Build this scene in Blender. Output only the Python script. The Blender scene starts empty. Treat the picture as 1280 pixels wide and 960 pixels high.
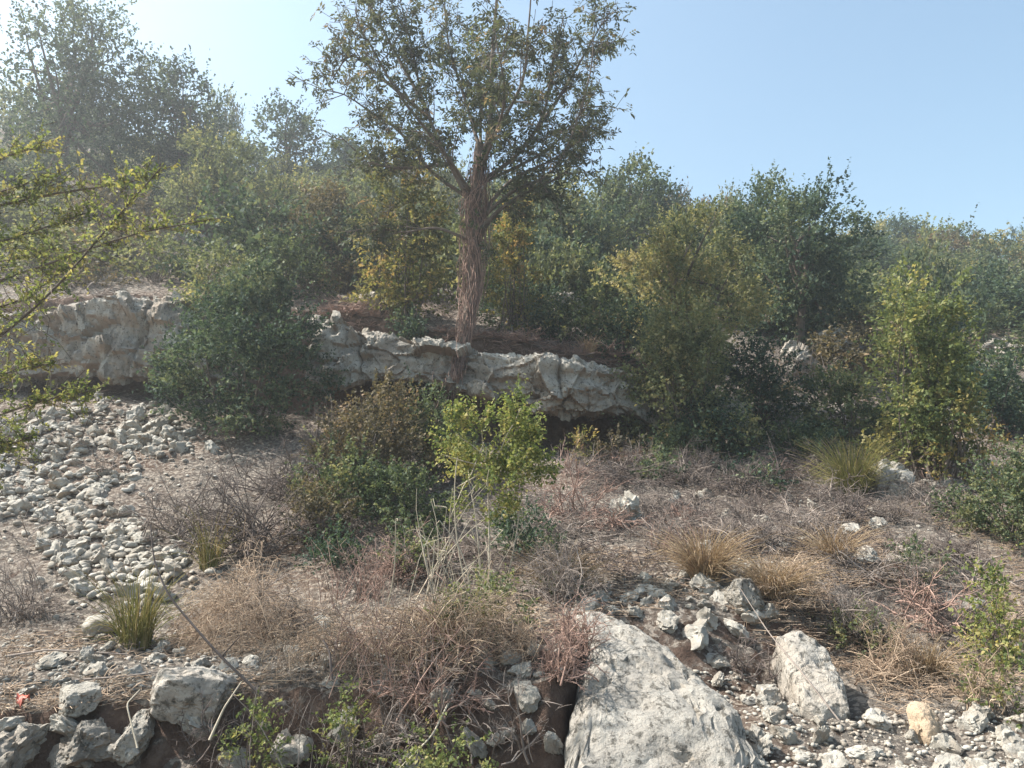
import bpy, bmesh, math
import numpy as np
from mathutils import Vector

# ------------------------------------------------------------------ camera, sky, sun, exposure
scene = bpy.context.scene
COL = scene.collection
FPX = 1004.0                      # focal length in pixels of the 1280x960 photograph
PITCH = math.radians(6.8)
CAM = np.array([0.0, 0.0, 1.6])
cam_d = bpy.data.cameras.new('camera'); cam = bpy.data.objects.new('camera', cam_d); COL.objects.link(cam)
cam_d.sensor_width = 36.0; cam_d.lens = FPX / 1280 * 36.0
cam_d.clip_start = 0.05; cam_d.clip_end = 2000
cam.location = CAM; cam.rotation_euler = (math.pi / 2 + PITCH, 0, 0)
scene.camera = cam

SUN_AZ = math.radians(-82)        # measured from the view direction (+Y), negative = towards -X
SUN_EL = math.radians(50)
world = bpy.data.worlds.new('World'); scene.world = world; world.use_nodes = True
nt = world.node_tree; nt.nodes.clear()
sky = nt.nodes.new('ShaderNodeTexSky'); sky.sky_type = 'NISHITA'; sky.sun_disc = False
sky.sun_elevation = SUN_EL; sky.sun_rotation = SUN_AZ
sky.air_density = 1.0; sky.dust_density = 2.6; sky.ozone_density = .7
bg = nt.nodes.new('ShaderNodeBackground'); bg.inputs['Strength'].default_value = 0.145
out = nt.nodes.new('ShaderNodeOutputWorld')
wb = nt.nodes.new('ShaderNodeMix'); wb.data_type = 'RGBA'; wb.blend_type = 'MULTIPLY'; wb.inputs[0].default_value = 1.0
wb.inputs[7].default_value = (.93, 1.0, .90, 1)          # white balance of the phone camera
nt.links.new(sky.outputs[0], wb.inputs[6]); nt.links.new(wb.outputs[2], bg.inputs['Color']); nt.links.new(bg.outputs[0], out.inputs['Surface'])

sd = bpy.data.lights.new('sun', 'SUN'); so = bpy.data.objects.new('sun', sd); COL.objects.link(so)
sd.energy = 5.0; sd.angle = math.radians(0.6); sd.color = (1.0, 0.96, 0.90)
sdir = Vector((math.sin(SUN_AZ) * math.cos(SUN_EL), math.cos(SUN_AZ) * math.cos(SUN_EL), math.sin(SUN_EL)))
so.rotation_euler = sdir.to_track_quat('Z', 'Y').to_euler(); so.location = (0, 0, 60)

scene.view_settings.view_transform = 'Standard'; scene.view_settings.look = 'None'
scene.view_settings.exposure = 1.06; scene.view_settings.gamma = 1.0
scene.view_settings.use_curve_mapping = False
scene.cycles.use_denoising = True
scene.cycles.max_bounces = 8; scene.cycles.diffuse_bounces = 5; scene.cycles.transmission_bounces = 5
scene.cycles.volume_bounces = 0
HAZE_DENSITY = 0.0031

# ------------------------------------------------------------------ maths helpers
def W(px, py, d):
    """photo pixel + depth along +Y -> world point"""
    px, py, d = np.broadcast_arrays(np.asarray(px, float), np.asarray(py, float), np.asarray(d, float))
    x = (px - 640) / FPX; v = (480 - py) / FPX
    dy = math.cos(PITCH) - v * math.sin(PITCH); dz = math.sin(PITCH) + v * math.cos(PITCH)
    t = d / dy
    return np.stack([x * t, d, CAM[2] + dz * t], -1)

def smooth(a, b, x):
    t = np.clip((x - a) / (b - a), 0, 1); return t * t * (3 - 2 * t)

def _hash(ix, iy, iz, seed):
    h = (ix * 374761393 + iy * 668265263 + iz * 1274126177 + seed * 974711) & 0xffffffff
    h = ((h ^ (h >> 13)) * 1103515245) & 0xffffffff
    return (h ^ (h >> 16)) & 0xffffffff

def noise3(P, seed=0):
    P = np.asarray(P, float); I = np.floor(P).astype(np.int64); F = P - I
    U = F * F * F * (F * (F * 6 - 15) + 10); r = 0
    for dx in (0, 1):
        for dy in (0, 1):
            for dz in (0, 1):
                h = _hash(I[..., 0] + dx, I[..., 1] + dy, I[..., 2] + dz, seed)
                a = (h & 1023) / 1023 * 2 * math.pi; c = ((h >> 10) & 1023) / 511.5 - 1; s = np.sqrt(np.maximum(0, 1 - c * c))
                g = s * np.cos(a) * (F[..., 0] - dx) + s * np.sin(a) * (F[..., 1] - dy) + c * (F[..., 2] - dz)
                w = (U[..., 0] if dx else 1 - U[..., 0]) * (U[..., 1] if dy else 1 - U[..., 1]) * (U[..., 2] if dz else 1 - U[..., 2])
                r = r + g * w
    return r * 1.5

def fbm(P, octaves=4, seed=0, gain=.5):
    r = 0; a = 1.0; P = np.asarray(P, float)
    for k in range(octaves):
        r = r + a * noise3(P, seed + k * 17); P = P * 2.03 + 11.7; a *= gain
    return r

def facets(Q, seed, n, off, tilt):
    """angular breakage: each cell of a random partition is pushed and tilted on its own"""
    r = np.random.default_rng(seed + 4242); sh = Q.shape[:-1]; q = Q.reshape(-1, 3); S = r.uniform(q.min(0), q.max(0), (n, 3)); I = np.empty(len(q), int)
    for k in range(0, len(q), 8000): I[k:k + 8000] = (((q[k:k + 8000, None] - S[None]) ** 2).sum(-1)).argmin(1)
    return (off * r.normal(size=n)[I] + ((q - S[I]) * (tilt * unit(r.normal(size=(n, 3))))[I]).sum(-1)).reshape(sh)

def unit(v): return v / np.maximum(np.linalg.norm(v, axis=-1, keepdims=True), 1e-9)

# ------------------------------------------------------------------ mesh helpers
def mesh_np(name, V, F, mat=None, attrs=None, smooth_shade=False):
    """V (n,3); F: (m,k) array or list of such arrays"""
    Fs = F if isinstance(F, list) else [F]
    Fs = [f for f in Fs if len(f)]
    me = bpy.data.meshes.new(name)
    me.vertices.add(len(V)); me.vertices.foreach_set('co', np.ascontiguousarray(V, np.float32).ravel())
    idx = np.concatenate([f.ravel() for f in Fs]).astype(np.int32)
    tot = np.concatenate([np.full(len(f), f.shape[1]) for f in Fs]).astype(np.int32)
    me.loops.add(len(idx)); me.loops.foreach_set('vertex_index', idx)
    me.polygons.add(len(tot)); me.polygons.foreach_set('loop_start', np.concatenate([[0], np.cumsum(tot)[:-1]]).astype(np.int32))
    if smooth_shade: me.polygons.foreach_set('use_smooth', np.ones(len(tot), bool))
    for k, a in (attrs or {}).items():
        at = me.attributes.new(k, 'FLOAT', 'POINT'); at.data.foreach_set('value', np.ascontiguousarray(a, np.float32))
    me.update(calc_edges=True)
    if mat: me.materials.append(mat)
    return me

def add(name, me, parent=None, loc=(0, 0, 0), label=None, cat=None, group=None, kind=None, rot=(0, 0, 0), scale=(1, 1, 1)):
    o = bpy.data.objects.new(name, me); COL.objects.link(o)
    o.location = loc; o.rotation_euler = rot; o.scale = scale
    if parent: o.parent = parent
    if label: o['label'] = label
    if cat: o['category'] = cat
    if group: o['group'] = group
    if kind: o['kind'] = kind
    return o

def tubes(P, R, sides=3):
    """P (N,K,3), R (N,K) -> V, F quads"""
    N, K, _ = P.shape
    T = np.empty_like(P); T[:, 1:-1] = P[:, 2:] - P[:, :-2]; T[:, 0] = P[:, 1] - P[:, 0]; T[:, -1] = P[:, -1] - P[:, -2]
    T = unit(T)
    main = unit(P[:, -1] - P[:, 0])[:, None]
    ref = np.where(np.abs(main[..., 2:3]) > .8, np.array([1., 0.13, 0]), np.array([0, .1, 1.]))
    A = unit(np.cross(T, np.broadcast_to(ref, T.shape))); B = np.cross(T, A)
    ang = np.arange(sides) * 2 * math.pi / sides
    V = P[:, :, None] + R[:, :, None, None] * (A[:, :, None] * np.cos(ang)[:, None] + B[:, :, None] * np.sin(ang)[:, None])
    i = np.arange(N)[:, None, None] * K * sides + np.arange(K - 1)[None, :, None] * sides
    j = np.arange(sides)[None, None]; j2 = (j + 1) % sides
    F = np.stack([i + j, i + j2, i + sides + j2, i + sides + j], -1).reshape(-1, 4)
    return V.reshape(-1, 3), F

def join(parts):
    Vs, Fs, n = [], [], 0
    for V, F in parts:
        Vs.append(V); Fs.append(F + n); n += len(V)
    by = {}
    for f in Fs: by.setdefault(f.shape[1], []).append(f)
    return np.concatenate(Vs), [np.concatenate(v) for v in by.values()]

def leaves_geo(pos, d, nrm, L, Wd, fold=.25):
    """diamond leaves, folded on the midrib: pos,d,nrm (n,3); L,Wd (n,)"""
    d = unit(d); side = unit(np.cross(d, nrm)); up = np.cross(side, d)
    L = L[:, None]; Wd = Wd[:, None]
    mid = pos + d * L * .45
    V = np.stack([pos, mid + side * Wd * .5 + up * Wd * fold, pos + d * L, mid - side * Wd * .5 + up * Wd * fold], 1).reshape(-1, 3)
    F = np.arange(len(pos) * 4).reshape(-1, 4)
    return V, F

# ------------------------------------------------------------------ materials
def new_mat(name):
    m = bpy.data.materials.new(name); m.use_nodes = True
    t = m.node_tree; t.nodes.clear()
    return m, t, t.nodes.new('ShaderNodeOutputMaterial')

def N(t, typ, **kw):
    n = t.nodes.new(typ)
    for k, v in kw.items():
        if k in n.inputs: n.inputs[k].default_value = v
        else: setattr(n, k, v)
    return n

def ramp(t, stops, fac):
    r = t.nodes.new('ShaderNodeValToRGB'); e = r.color_ramp.elements
    while len(e) < len(stops): e.new(0.5)
    for el, (p, c) in zip(e, stops):
        el.position = p; el.color = tuple(c) + (1,) if len(c) == 3 else c
    t.links.new(fac, r.inputs[0]); return r.outputs[0]

def mixc(t, fac, a, b, blend='MIX'):
    m = t.nodes.new('ShaderNodeMix'); m.data_type = 'RGBA'; m.blend_type = blend
    for sock, v in ((m.inputs[0], fac), (m.inputs[6], a), (m.inputs[7], b)):
        if isinstance(v, bpy.types.NodeSocket): t.links.new(v, sock)
        elif isinstance(v, (int, float)): sock.default_value = v
        else: sock.default_value = tuple(v) + (1,)
    return m.outputs[2]

def leaf_mat(name, stops, trans=.4, rough=.65):
    m, t, o = new_mat(name)
    at = N(t, 'ShaderNodeAttribute', attribute_name='tone')
    oi = N(t, 'ShaderNodeObjectInfo')
    s = N(t, 'ShaderNodeMath', operation='MULTIPLY_ADD'); t.links.new(oi.outputs['Random'], s.inputs[0]); s.inputs[1].default_value = .16
    a2 = N(t, 'ShaderNodeMath', operation='ADD'); t.links.new(at.outputs['Fac'], a2.inputs[0]); a2.inputs[1].default_value = -.08
    t.links.new(a2.outputs[0], s.inputs[2])
    c = ramp(t, stops, s.outputs[0])
    p = N(t, 'ShaderNodeBsdfPrincipled', Roughness=rough); t.links.new(c, p.inputs['Base Color'])
    p.inputs['Specular IOR Level'].default_value = .12
    tr = N(t, 'ShaderNodeBsdfTranslucent')
    tc = mixc(t, 1.0, c, (1.2, 1.18, .72), 'MULTIPLY'); t.links.new(tc, tr.inputs['Color'])
    mx = N(t, 'ShaderNodeMixShader'); mx.inputs[0].default_value = trans
    t.links.new(p.outputs[0], mx.inputs[1]); t.links.new(tr.outputs[0], mx.inputs[2]); t.links.new(mx.outputs[0], o.inputs[0])
    return m

def wood_mat(name, a, b, rough=.85, scale=9):
    m, t, o = new_mat(name)
    tc = N(t, 'ShaderNodeTexCoord'); nz = N(t, 'ShaderNodeTexNoise', Scale=scale, Detail=5.0); t.links.new(tc.outputs['Object'], nz.inputs['Vector'])
    geo = N(t, 'ShaderNodeNewGeometry')
    mx = N(t, 'ShaderNodeMath', operation='MULTIPLY_ADD'); t.links.new(geo.outputs['Random Per Island'], mx.inputs[0]); mx.inputs[1].default_value = .7
    sb = N(t, 'ShaderNodeMath', operation='MULTIPLY_ADD'); t.links.new(nz.outputs['Fac'], sb.inputs[0]); sb.inputs[1].default_value = 1.3; sb.inputs[2].default_value = -.5
    t.links.new(sb.outputs[0], mx.inputs[2])
    c = ramp(t, [(0, a), (1, b)], mx.outputs[0])
    p = N(t, 'ShaderNodeBsdfPrincipled', Roughness=rough); t.links.new(c, p.inputs['Base Color'])
    p.inputs['Specular IOR Level'].default_value = .2
    bp = N(t, 'ShaderNodeBump', Strength=.5, Distance=.02); t.links.new(nz.outputs['Fac'], bp.inputs['Height']); t.links.new(bp.outputs[0], p.inputs['Normal'])
    t.links.new(p.outputs[0], o.inputs[0]); return m

def rock_mat(name, light, dark, stain, lichen=.5, scale=1.0, dirt=1.0, bump=.05):
    m, t, o = new_mat(name)
    tc = N(t, 'ShaderNodeTexCoord'); oi = N(t, 'ShaderNodeObjectInfo')
    off = N(t, 'ShaderNodeVectorMath', operation='ADD'); t.links.new(tc.outputs['Object'], off.inputs[0])
    sc = N(t, 'ShaderNodeVectorMath', operation='SCALE'); sc.inputs[0].default_value = (37, 71, 13); t.links.new(oi.outputs['Random'], sc.inputs['Scale'])
    t.links.new(sc.outputs[0], off.inputs[1]); v = off.outputs[0]
    def nz(s, d=8., r=.6):
        n = N(t, 'ShaderNodeTexNoise', Scale=s * scale, Detail=d, Roughness=r); t.links.new(v, n.inputs['Vector']); return n.outputs['Fac']
    c = ramp(t, [(.3, dark), (.62, light)], nz(2.2))
    c = mixc(t, ramp(t, [(.52, (0, 0, 0)), (.72, (.75,) * 3)], nz(1.3, 5.)), c, stain)
    c = mixc(t, ramp(t, [(.63 - .1 * lichen, (0, 0, 0)), (.70 - .08 * lichen, (.8 * dirt,) * 3)], nz(19., 5., .75)), c, (.085, .08, .07))
    c = mixc(t, ramp(t, [(.62, (0, 0, 0)), (.76, (.7 * dirt,) * 3)], nz(5.3, 10., .8)), c, (.12, .108, .09))
    c = mixc(t, ramp(t, [(.33, (.45 * dirt,) * 3), (.5, (0, 0, 0))], nz(30., 6., .8)), c, (.22, .20, .175))
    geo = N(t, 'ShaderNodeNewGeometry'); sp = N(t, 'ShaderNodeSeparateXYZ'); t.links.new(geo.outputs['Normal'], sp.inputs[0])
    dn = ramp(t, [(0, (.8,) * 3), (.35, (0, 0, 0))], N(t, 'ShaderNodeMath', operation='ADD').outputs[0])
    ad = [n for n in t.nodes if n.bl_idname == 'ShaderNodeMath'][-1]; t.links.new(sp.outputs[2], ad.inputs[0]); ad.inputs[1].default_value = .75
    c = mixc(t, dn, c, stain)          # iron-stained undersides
    tv = N(t, 'ShaderNodeMath', operation='ADD'); t.links.new(geo.outputs['Random Per Island'], tv.inputs[0]); t.links.new(oi.outputs['Random'], tv.inputs[1])
    fr = N(t, 'ShaderNodeMath', operation='FRACT'); t.links.new(tv.outputs[0], fr.inputs[0])
    c = mixc(t, 1.0, c, ramp(t, [(0, (.74, .70, .65)), (.5, (.95, .93, .90)), (1, (1.08, 1.06, 1.03))], fr.outputs[0]), 'MULTIPLY')
    p = N(t, 'ShaderNodeBsdfPrincipled', Roughness=.92); t.links.new(c, p.inputs['Base Color']); p.inputs['Specular IOR Level'].default_value = .15
    h = N(t, 'ShaderNodeMath', operation='ADD'); t.links.new(nz(14., 8., .7), h.inputs[0]); t.links.new(nz(5., 8., .65), h.inputs[1])
    bp = N(t, 'ShaderNodeBump', Strength=1.0, Distance=bump); t.links.new(h.outputs[0], bp.inputs['Height']); t.links.new(bp.outputs[0], p.inputs['Normal'])
    t.links.new(p.outputs[0], o.inputs[0]); return m

def ground_mat():
    m, t, o = new_mat('hillside_earth')
    tc = N(t, 'ShaderNodeTexCoord'); v = tc.outputs['Object']
    def nz(s, d=8., r=.6):
        n = N(t, 'ShaderNodeTexNoise', Scale=s, Detail=d, Roughness=r); t.links.new(v, n.inputs['Vector']); return n.outputs['Fac']
    c = ramp(t, [(.3, (.085, .056, .042)), (.5, (.17, .12, .092)), (.7, (.27, .205, .16))], nz(1.1, 9., .65))
    c = mixc(t, ramp(t, [(.36, (0, 0, 0)), (.56, (.9,) * 3)], nz(.55, 6.)), c, (.135, .122, .107))      # grey dead litter
    c = mixc(t, ramp(t, [(.5, (0, 0, 0)), (.56, (.8,) * 3)], nz(22., 3., .6)), c, (.36, .31, .26))    # chips of stone and straw
    c = mixc(t, ramp(t, [(.56, (0, 0, 0)), (.62, (.85,) * 3)], nz(16., 4., .6)), c, (.075, .05, .036))
    geo = N(t, 'ShaderNodeNewGeometry'); sp = N(t, 'ShaderNodeSeparateXYZ'); t.links.new(geo.outputs['True Normal'], sp.inputs[0])
    sl = N(t, 'ShaderNodeMath', operation='MULTIPLY_ADD'); t.links.new(nz(3., 5.), sl.inputs[0]); sl.inputs[1].default_value = .5; t.links.new(sp.outputs[2], sl.inputs[2])
    red = ramp(t, [(.3, (.075, .048, .037)), (.55, (.125, .083, .064)), (.72, (.23, .17, .135))], nz(6., 8., .7))
    c = mixc(t, ramp(t, [(.86, (.95,) * 3), (1.08, (0, 0, 0))], sl.outputs[0]), c, red)          # bare red earth where the bank is cut
    p = N(t, 'ShaderNodeBsdfPrincipled', Roughness=.95); t.links.new(c, p.inputs['Base Color']); p.inputs['Specular IOR Level'].default_value = .1
    h = N(t, 'ShaderNodeMath', operation='ADD'); t.links.new(nz(24., 6., .7), h.inputs[0]); t.links.new(nz(7., 6., .6), h.inputs[1])
    bp = N(t, 'ShaderNodeBump', Strength=1.0, Distance=.05); t.links.new(h.outputs[0], bp.inputs['Height']); t.links.new(bp.outputs[0], p.inputs['Normal'])
    t.links.new(p.outputs[0], o.inputs[0]); return m

M = {}
M['ground'] = ground_mat()
M['rock'] = rock_mat('limestone', (.49, .465, .42), (.26, .24, .215), (.33, .25, .19), .85, 1.0, 1.15)
M['rock_bank'] = rock_mat('speckled_limestone', (.45, .43, .395), (.31, .29, .265), (.34, .275, .22), 1.15, 1.0, 1.1, .035)
M['stone'] = rock_mat('scree_limestone', (.46, .44, .40), (.27, .252, .225), (.34, .275, .22), .35, 1.2, .8, .009)
M['pale_rock'] = rock_mat('pale_limestone', (.60, .58, .535), (.42, .40, .365), (.40, .33, .27), .35, 1.2, .6, .02)
M['tan_rock'] = rock_mat('tan_limestone', (.50, .40, .30), (.37, .29, .22), (.42, .31, .21), .2, 1.6, .7, .02)
M['bark'] = wood_mat('bark', (.07, .055, .045), (.19, .15, .12), .9, 14)
M['twig_grey'] = wood_mat('dead_twig_grey', (.13, .105, .09), (.36, .30, .26))
M['twig_dark'] = wood_mat('dead_twig_dark', (.07, .055, .05), (.20, .16, .14))
M['twig_tan'] = wood_mat('dead_twig_tan', (.22, .15, .105), (.50, .385, .28))
M['vine'] = wood_mat('dry_creeper', (.18, .112, .09), (.42, .285, .23))
M['straw'] = wood_mat('straw', (.30, .22, .14), (.56, .44, .30))
M['pale_stem'] = wood_mat('pale_stem', (.30, .25, .19), (.52, .46, .36))
L = leaf_mat
M['oak'] = L('evergreen_leaf', [(.0, (.034, .052, .034)), (.45, (.082, .112, .066)), (.8, (.15, .175, .098)), (1, (.25, .24, .13))], .38)
M['dark'] = L('dark_leaf', [(0, (.026, .046, .036)), (.5, (.058, .092, .064)), (.85, (.11, .148, .094)), (1, (.18, .20, .12))], .32)
M['olive'] = L('olive_leaf', [(0, (.060, .078, .050)), (.45, (.145, .165, .09)), (.8, (.24, .245, .13)), (1, (.35, .30, .16))], .42)
M['light'] = L('light_leaf', [(0, (.075, .102, .044)), (.45, (.155, .188, .078)), (.8, (.26, .265, .115)), (1, (.35, .30, .14))], .4)
M['lime'] = L('lime_leaf', [(0, (.07, .10, .040)), (.4, (.155, .195, .072)), (.8, (.29, .295, .115)), (1, (.40, .34, .15))], .42)
M['yellow'] = L('yellow_leaf', [(0, (.085, .105, .045)), (.4, (.19, .185, .075)), (.75, (.32, .255, .105)), (1, (.40, .26, .12))], .4)
M['brown'] = L('brown_leaf', [(0, (.06, .055, .042)), (.45, (.13, .11, .072)), (.8, (.20, .16, .095)), (1, (.26, .18, .11))], .28)
M['ash'] = L('pinnate_leaf', [(0, (.042, .052, .036)), (.5, (.095, .108, .068)), (.85, (.17, .15, .10)), (1, (.30, .20, .12))], .35)
M['grass'] = L('green_grass', [(0, (.15, .165, .055)), (.5, (.28, .27, .10)), (1, (.48, .38, .20))], .4)
M['dry_grass'] = L('dry_grass', [(0, (.25, .17, .11)), (.6, (.42, .31, .20)), (1, (.55, .43, .29))], .3)
m, t, o = new_mat('red_plastic'); p = N(t, 'ShaderNodeBsdfPrincipled', Roughness=.5); p.inputs['Base Color'].default_value = (.45, .11, .07, 1)
t.links.new(p.outputs[0], o.inputs[0]); M['red'] = m

# ------------------------------------------------------------------ terrain
class RBF:
    def __init__(s, pts):
        s.c = np.array([p[:2] for p in pts]); z = np.array([p[2] for p in pts]); n = len(z)
        A = np.linalg.norm(s.c[:, None] - s.c[None], axis=-1)
        Q = np.concatenate([np.ones((n, 1)), s.c], 1)
        K = np.block([[A, Q], [Q.T, np.zeros((3, 3))]])
        w = np.linalg.solve(K, np.concatenate([z, np.zeros(3)])); s.w = w[:n]; s.q = w[n:]
    def __call__(s, X, Y):
        sh = X.shape; P = np.stack([X.ravel(), Y.ravel()], 1); o = np.empty(len(P))
        for k in range(0, len(P), 20000):
            q = P[k:k + 20000]
            o[k:k + 20000] = np.sqrt(((q[:, None] - s.c[None]) ** 2).sum(-1) + .01) @ s.w + s.q[0] + q @ s.q[1:]
        return o.reshape(sh)

def P3(lst): return [tuple(W(*a)) for a in lst]
road_pts = P3([(1280, 930, 4.85), (1100, 930, 4.85), (1000, 950, 4.6), (900, 945, 4.65), (850, 985, 4.4), (960, 905, 4.95), (1040, 893, 5.2), (1100, 855, 5.7), (1190, 805, 6.3),
               (1160, 755, 7.0), (1250, 715, 7.8), (1280, 640, 9.5), (1200, 690, 8.0)]) + \
    [(x, y, -.03) for x in (-30, -10, -4, -1, 1.5, 4, 10, 30) for y in (-18, -6, 0, 3.2)] + [(-8, 7, .1), (-2.5, 4.5, .02), (-.5, 4.6, .02), (-15, 9, .2)] + \
    [(9, 12, 1.7), (14, 16, 2.6), (22, 14, 2.2), (30, 25, 4.5), (-2.5, 9, .2), (0, 9, .2)]
mid_pts = P3([(-120, 885, 4.6), (0, 880, 4.6), (200, 868, 4.7), (400, 848, 4.9), (560, 800, 5.1), (650, 790, 5.1), (700, 795, 5.2), (650, 850, 4.75), (0, 792, 6.2), (200, 790, 6.3), (400, 788, 6.4),
              (0, 690, 7.9), (130, 660, 8.5), (20, 580, 10.2), (120, 545, 11.0), (150, 495, 12.4), (50, 500, 12.2), (250, 590, 10.0), (330, 548, 11.2), (300, 660, 8.3),
              (600, 742, 6.5), (450, 725, 6.9), (500, 630, 9.0), (500, 575, 10.6), (700, 745, 6.3), (700, 655, 8.5), (700, 595, 10.5), (720, 572, 11.6),
              (600, 556, 12.9), (450, 528, 12.9), (720, 566, 13.0), (520, 548, 12.0), (620, 566, 11.6), (800, 570, 12.8), (80, 498, 13.2), (180, 494, 13.2), (800, 722, 6.7), (880, 702, 7.0), (800, 655, 8.4), (900, 602, 10.1), (830, 572, 11.4), (1000, 642, 8.8), (1000, 592, 10.5),
              (1100, 625, 9.5), (1190, 602, 10.6), (1070, 565, 12.0), (950, 712, 6.9), (1050, 685, 7.7), (1140, 660, 8.4), (1280, 600, 11.0), (1400, 600, 11.),
              (-150, 690, 7.9), (-200, 500, 12.2), (-150, 792, 6.2), (920, 520, 13.5), (1050, 520, 13.8), (1200, 545, 13.5), (1350, 540, 14)])
mid_pts += [(-14, 13, 3.2), (-30, 13, 3.4), (20, 14, 2.8), (30, 16, 3), (-14, 5, .6), (-30, 5, .8), (6, 5, .4), (10, 6, .6)]
up_pts = P3([(-200, 370, 13.2), (30, 385, 13.2), (100, 375, 13.2), (200, 372, 13.2), (300, 390, 13.), (420, 398, 12.6), (520, 420, 12.4), (600, 436, 12.3), (700, 448, 12.2), (780, 462, 12.2),
             (850, 480, 13.5), (920, 470, 15), (1020, 450, 17), (1150, 470, 16), (1250, 440, 19), (1400, 440, 19), (430, 372, 14.5), (600, 400, 14.6), (700, 408, 14.8),
             (250, 310, 19), (100, 310, 19), (-100, 300, 19), (400, 345, 18), (600, 360, 19), (800, 380, 19), (950, 400, 20), (1100, 410, 22),
             (50, 225, 27), (-150, 220, 27), (250, 235, 27), (400, 262, 28), (600, 290, 28), (800, 320, 28), (1000, 345, 28), (1200, 365, 30), (1400, 370, 30),
             (-200, 165, 38), (50, 165, 37), (300, 215, 38), (500, 250, 41), (800, 290, 44), (1000, 312, 47), (1280, 330, 50), (1600, 340, 52)])
up_pts += [(-60, 60, 17), (-25, 60, 20), (0, 62, 17.5), (25, 65, 16), (60, 65, 14), (-60, 90, 10), (0, 95, 10), (60, 95, 8), (60, 20, 4), (-60, 20, 9), (-60, 10, 3.8), (60, 10, 2.5)]
R_road, R_mid, R_up = RBF(road_pts), RBF(mid_pts), RBF(up_pts)
def curve(lst):
    q = np.array([(W(px, 600, d)[0], d, w) for px, d, w in lst]); return lambda X: (np.interp(X, q[:, 0], q[:, 1]), np.interp(X, q[:, 0], q[:, 2]))
bank = curve([(-400, 4.5, .3), (0, 4.5, .28), (200, 4.6, .28), (400, 4.75, .35), (560, 4.66, .4), (640, 4.6, .4), (680, 4.58, .35), (702, 4.68, .35), (716, 4.95, .35), (738, 5.4, .4), (765, 5.6, .6), (800, 5.65, .7), (820, 5.7, .8), (900, 5.85, .9), (980, 6.2, 1.0), (1060, 6.6, 1.1), (1150, 7.4, 1.2), (1280, 9.0, 1.6), (1500, 12.0, 3)])
ledge = curve([(-500, 13.1, .4), (0, 13.3, .35), (220, 13.3, .35), (400, 13.0, .35), (600, 12.9, .3), (780, 12.9, .35), (860, 13.4, 1.8), (950, 14, 3.0), (1300, 15, 3.5)])
def H(X, Y):
    X = np.asarray(X, float); Y = np.asarray(Y, float)
    b, bw = bank(X); l, lw = ledge(X)
    Zq = np.stack([X, Y, X * 0], -1)
    wob = .12 * noise3(Zq * 1.3, 3) + .07 * fbm(Zq * 4.5, 3, 13)
    z0, z1, z2 = R_road(X, Y), R_mid(X, Y), R_up(X, Y)
    z = z0 + (z1 - z0) * smooth(b - bw * .6, b + bw * .4, Y + wob)
    z = z + (z2 - z) * smooth(l, l + lw, Y + wob)
    far = np.clip((Y - 10) / 20, 0, 1)
    return z + .055 * fbm(Zq * 1.7, 4, 7) + .02 * fbm(Zq * 9, 3, 9) + far * .35 * fbm(Zq * .35, 3, 5)

def hit(px, py, dmin=3.6, dmax=60):
    """where the rays through these photo pixels meet the ground"""
    px = np.atleast_1d(np.asarray(px, float)); py = np.atleast_1d(np.asarray(py, float))
    D = np.geomspace(dmin, dmax, 420)
    Q = W(px[:, None], py[:, None], D[None])
    below = Q[..., 2] < HG(Q[..., 0], Q[..., 1])
    k = np.where(below.any(1), below.argmax(1), len(D) - 1)
    q = Q[np.arange(len(px)), k]; q[:, 2] = HG(q[:, 0], q[:, 1]); return q

GRID = {}
def HG(X, Y):
    """the ground mesh's own height, read off its grid"""
    ys, s, hwy, hwv, Z = GRID['ys'], GRID['s'], GRID['hwy'], GRID['hwv'], GRID['Z']
    X = np.asarray(X, float); Y = np.asarray(Y, float)
    a = np.clip(np.interp(Y, ys, np.arange(len(ys))), 0, len(ys) - 1.001); b = np.clip(np.interp(X / np.interp(Y, hwy, hwv), s, np.arange(len(s))), 0, len(s) - 1.001)
    i = a.astype(int); j = b.astype(int); f = a - i; g = b - j
    return (Z[i, j] * (1 - g) + Z[i, j + 1] * g) * (1 - f) + (Z[i + 1, j] * (1 - g) + Z[i + 1, j + 1] * g) * f

def build_ground():
    ys = np.concatenate([np.linspace(-18, 3.2, 26), np.linspace(3.25, 8, 170), np.linspace(8.03, 14.4, 180), np.geomspace(14.5, 95, 150)])
    s = np.linspace(-1, 1, 345); s = np.concatenate([-np.geomspace(9, 1.02, 26), s, np.geomspace(1.02, 9, 26)])
    hw = np.interp(ys, [-18, 0, 4, 12, 50, 95], [9, 4.2, 4.2, 10, 38, 70])
    X = s[None] * hw[:, None]; X = np.clip(X, -75, 75) + 0 * X; Y = np.broadcast_to(ys[:, None], X.shape)
    X = np.where(np.abs(s[None] * hw[:, None]) > 75, np.sign(s)[None] * (75 + .02 * np.abs(s[None])), X)
    Z = H(X, Y); GRID.update(ys=ys, s=s, hwy=[-18, 0, 4, 12, 50, 95], hwv=[9, 4.2, 4.2, 10, 38, 70], Z=Z); V = np.stack([X, Y, Z], -1).reshape(-1, 3); n, mcol = X.shape
    i = (np.arange(n - 1)[:, None] * mcol + np.arange(mcol - 1)[None]).ravel()
    F = np.stack([i, i + 1, i + mcol + 1, i + mcol], 1)
    add('ground', mesh_np('ground', V, F, M['ground'], smooth_shade=True), kind='structure')
    return V
GV = build_ground()

# ------------------------------------------------------------------ rocks
_ico = {}
def ico(sub):
    if sub not in _ico:
        bm = bmesh.new(); bmesh.ops.create_icosphere(bm, subdivisions=sub, radius=1)
        _ico[sub] = (np.array([v.co[:] for v in bm.verts]), np.array([[v.index for v in f.verts] for f in bm.faces])); bm.free()
    return _ico[sub]

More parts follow.
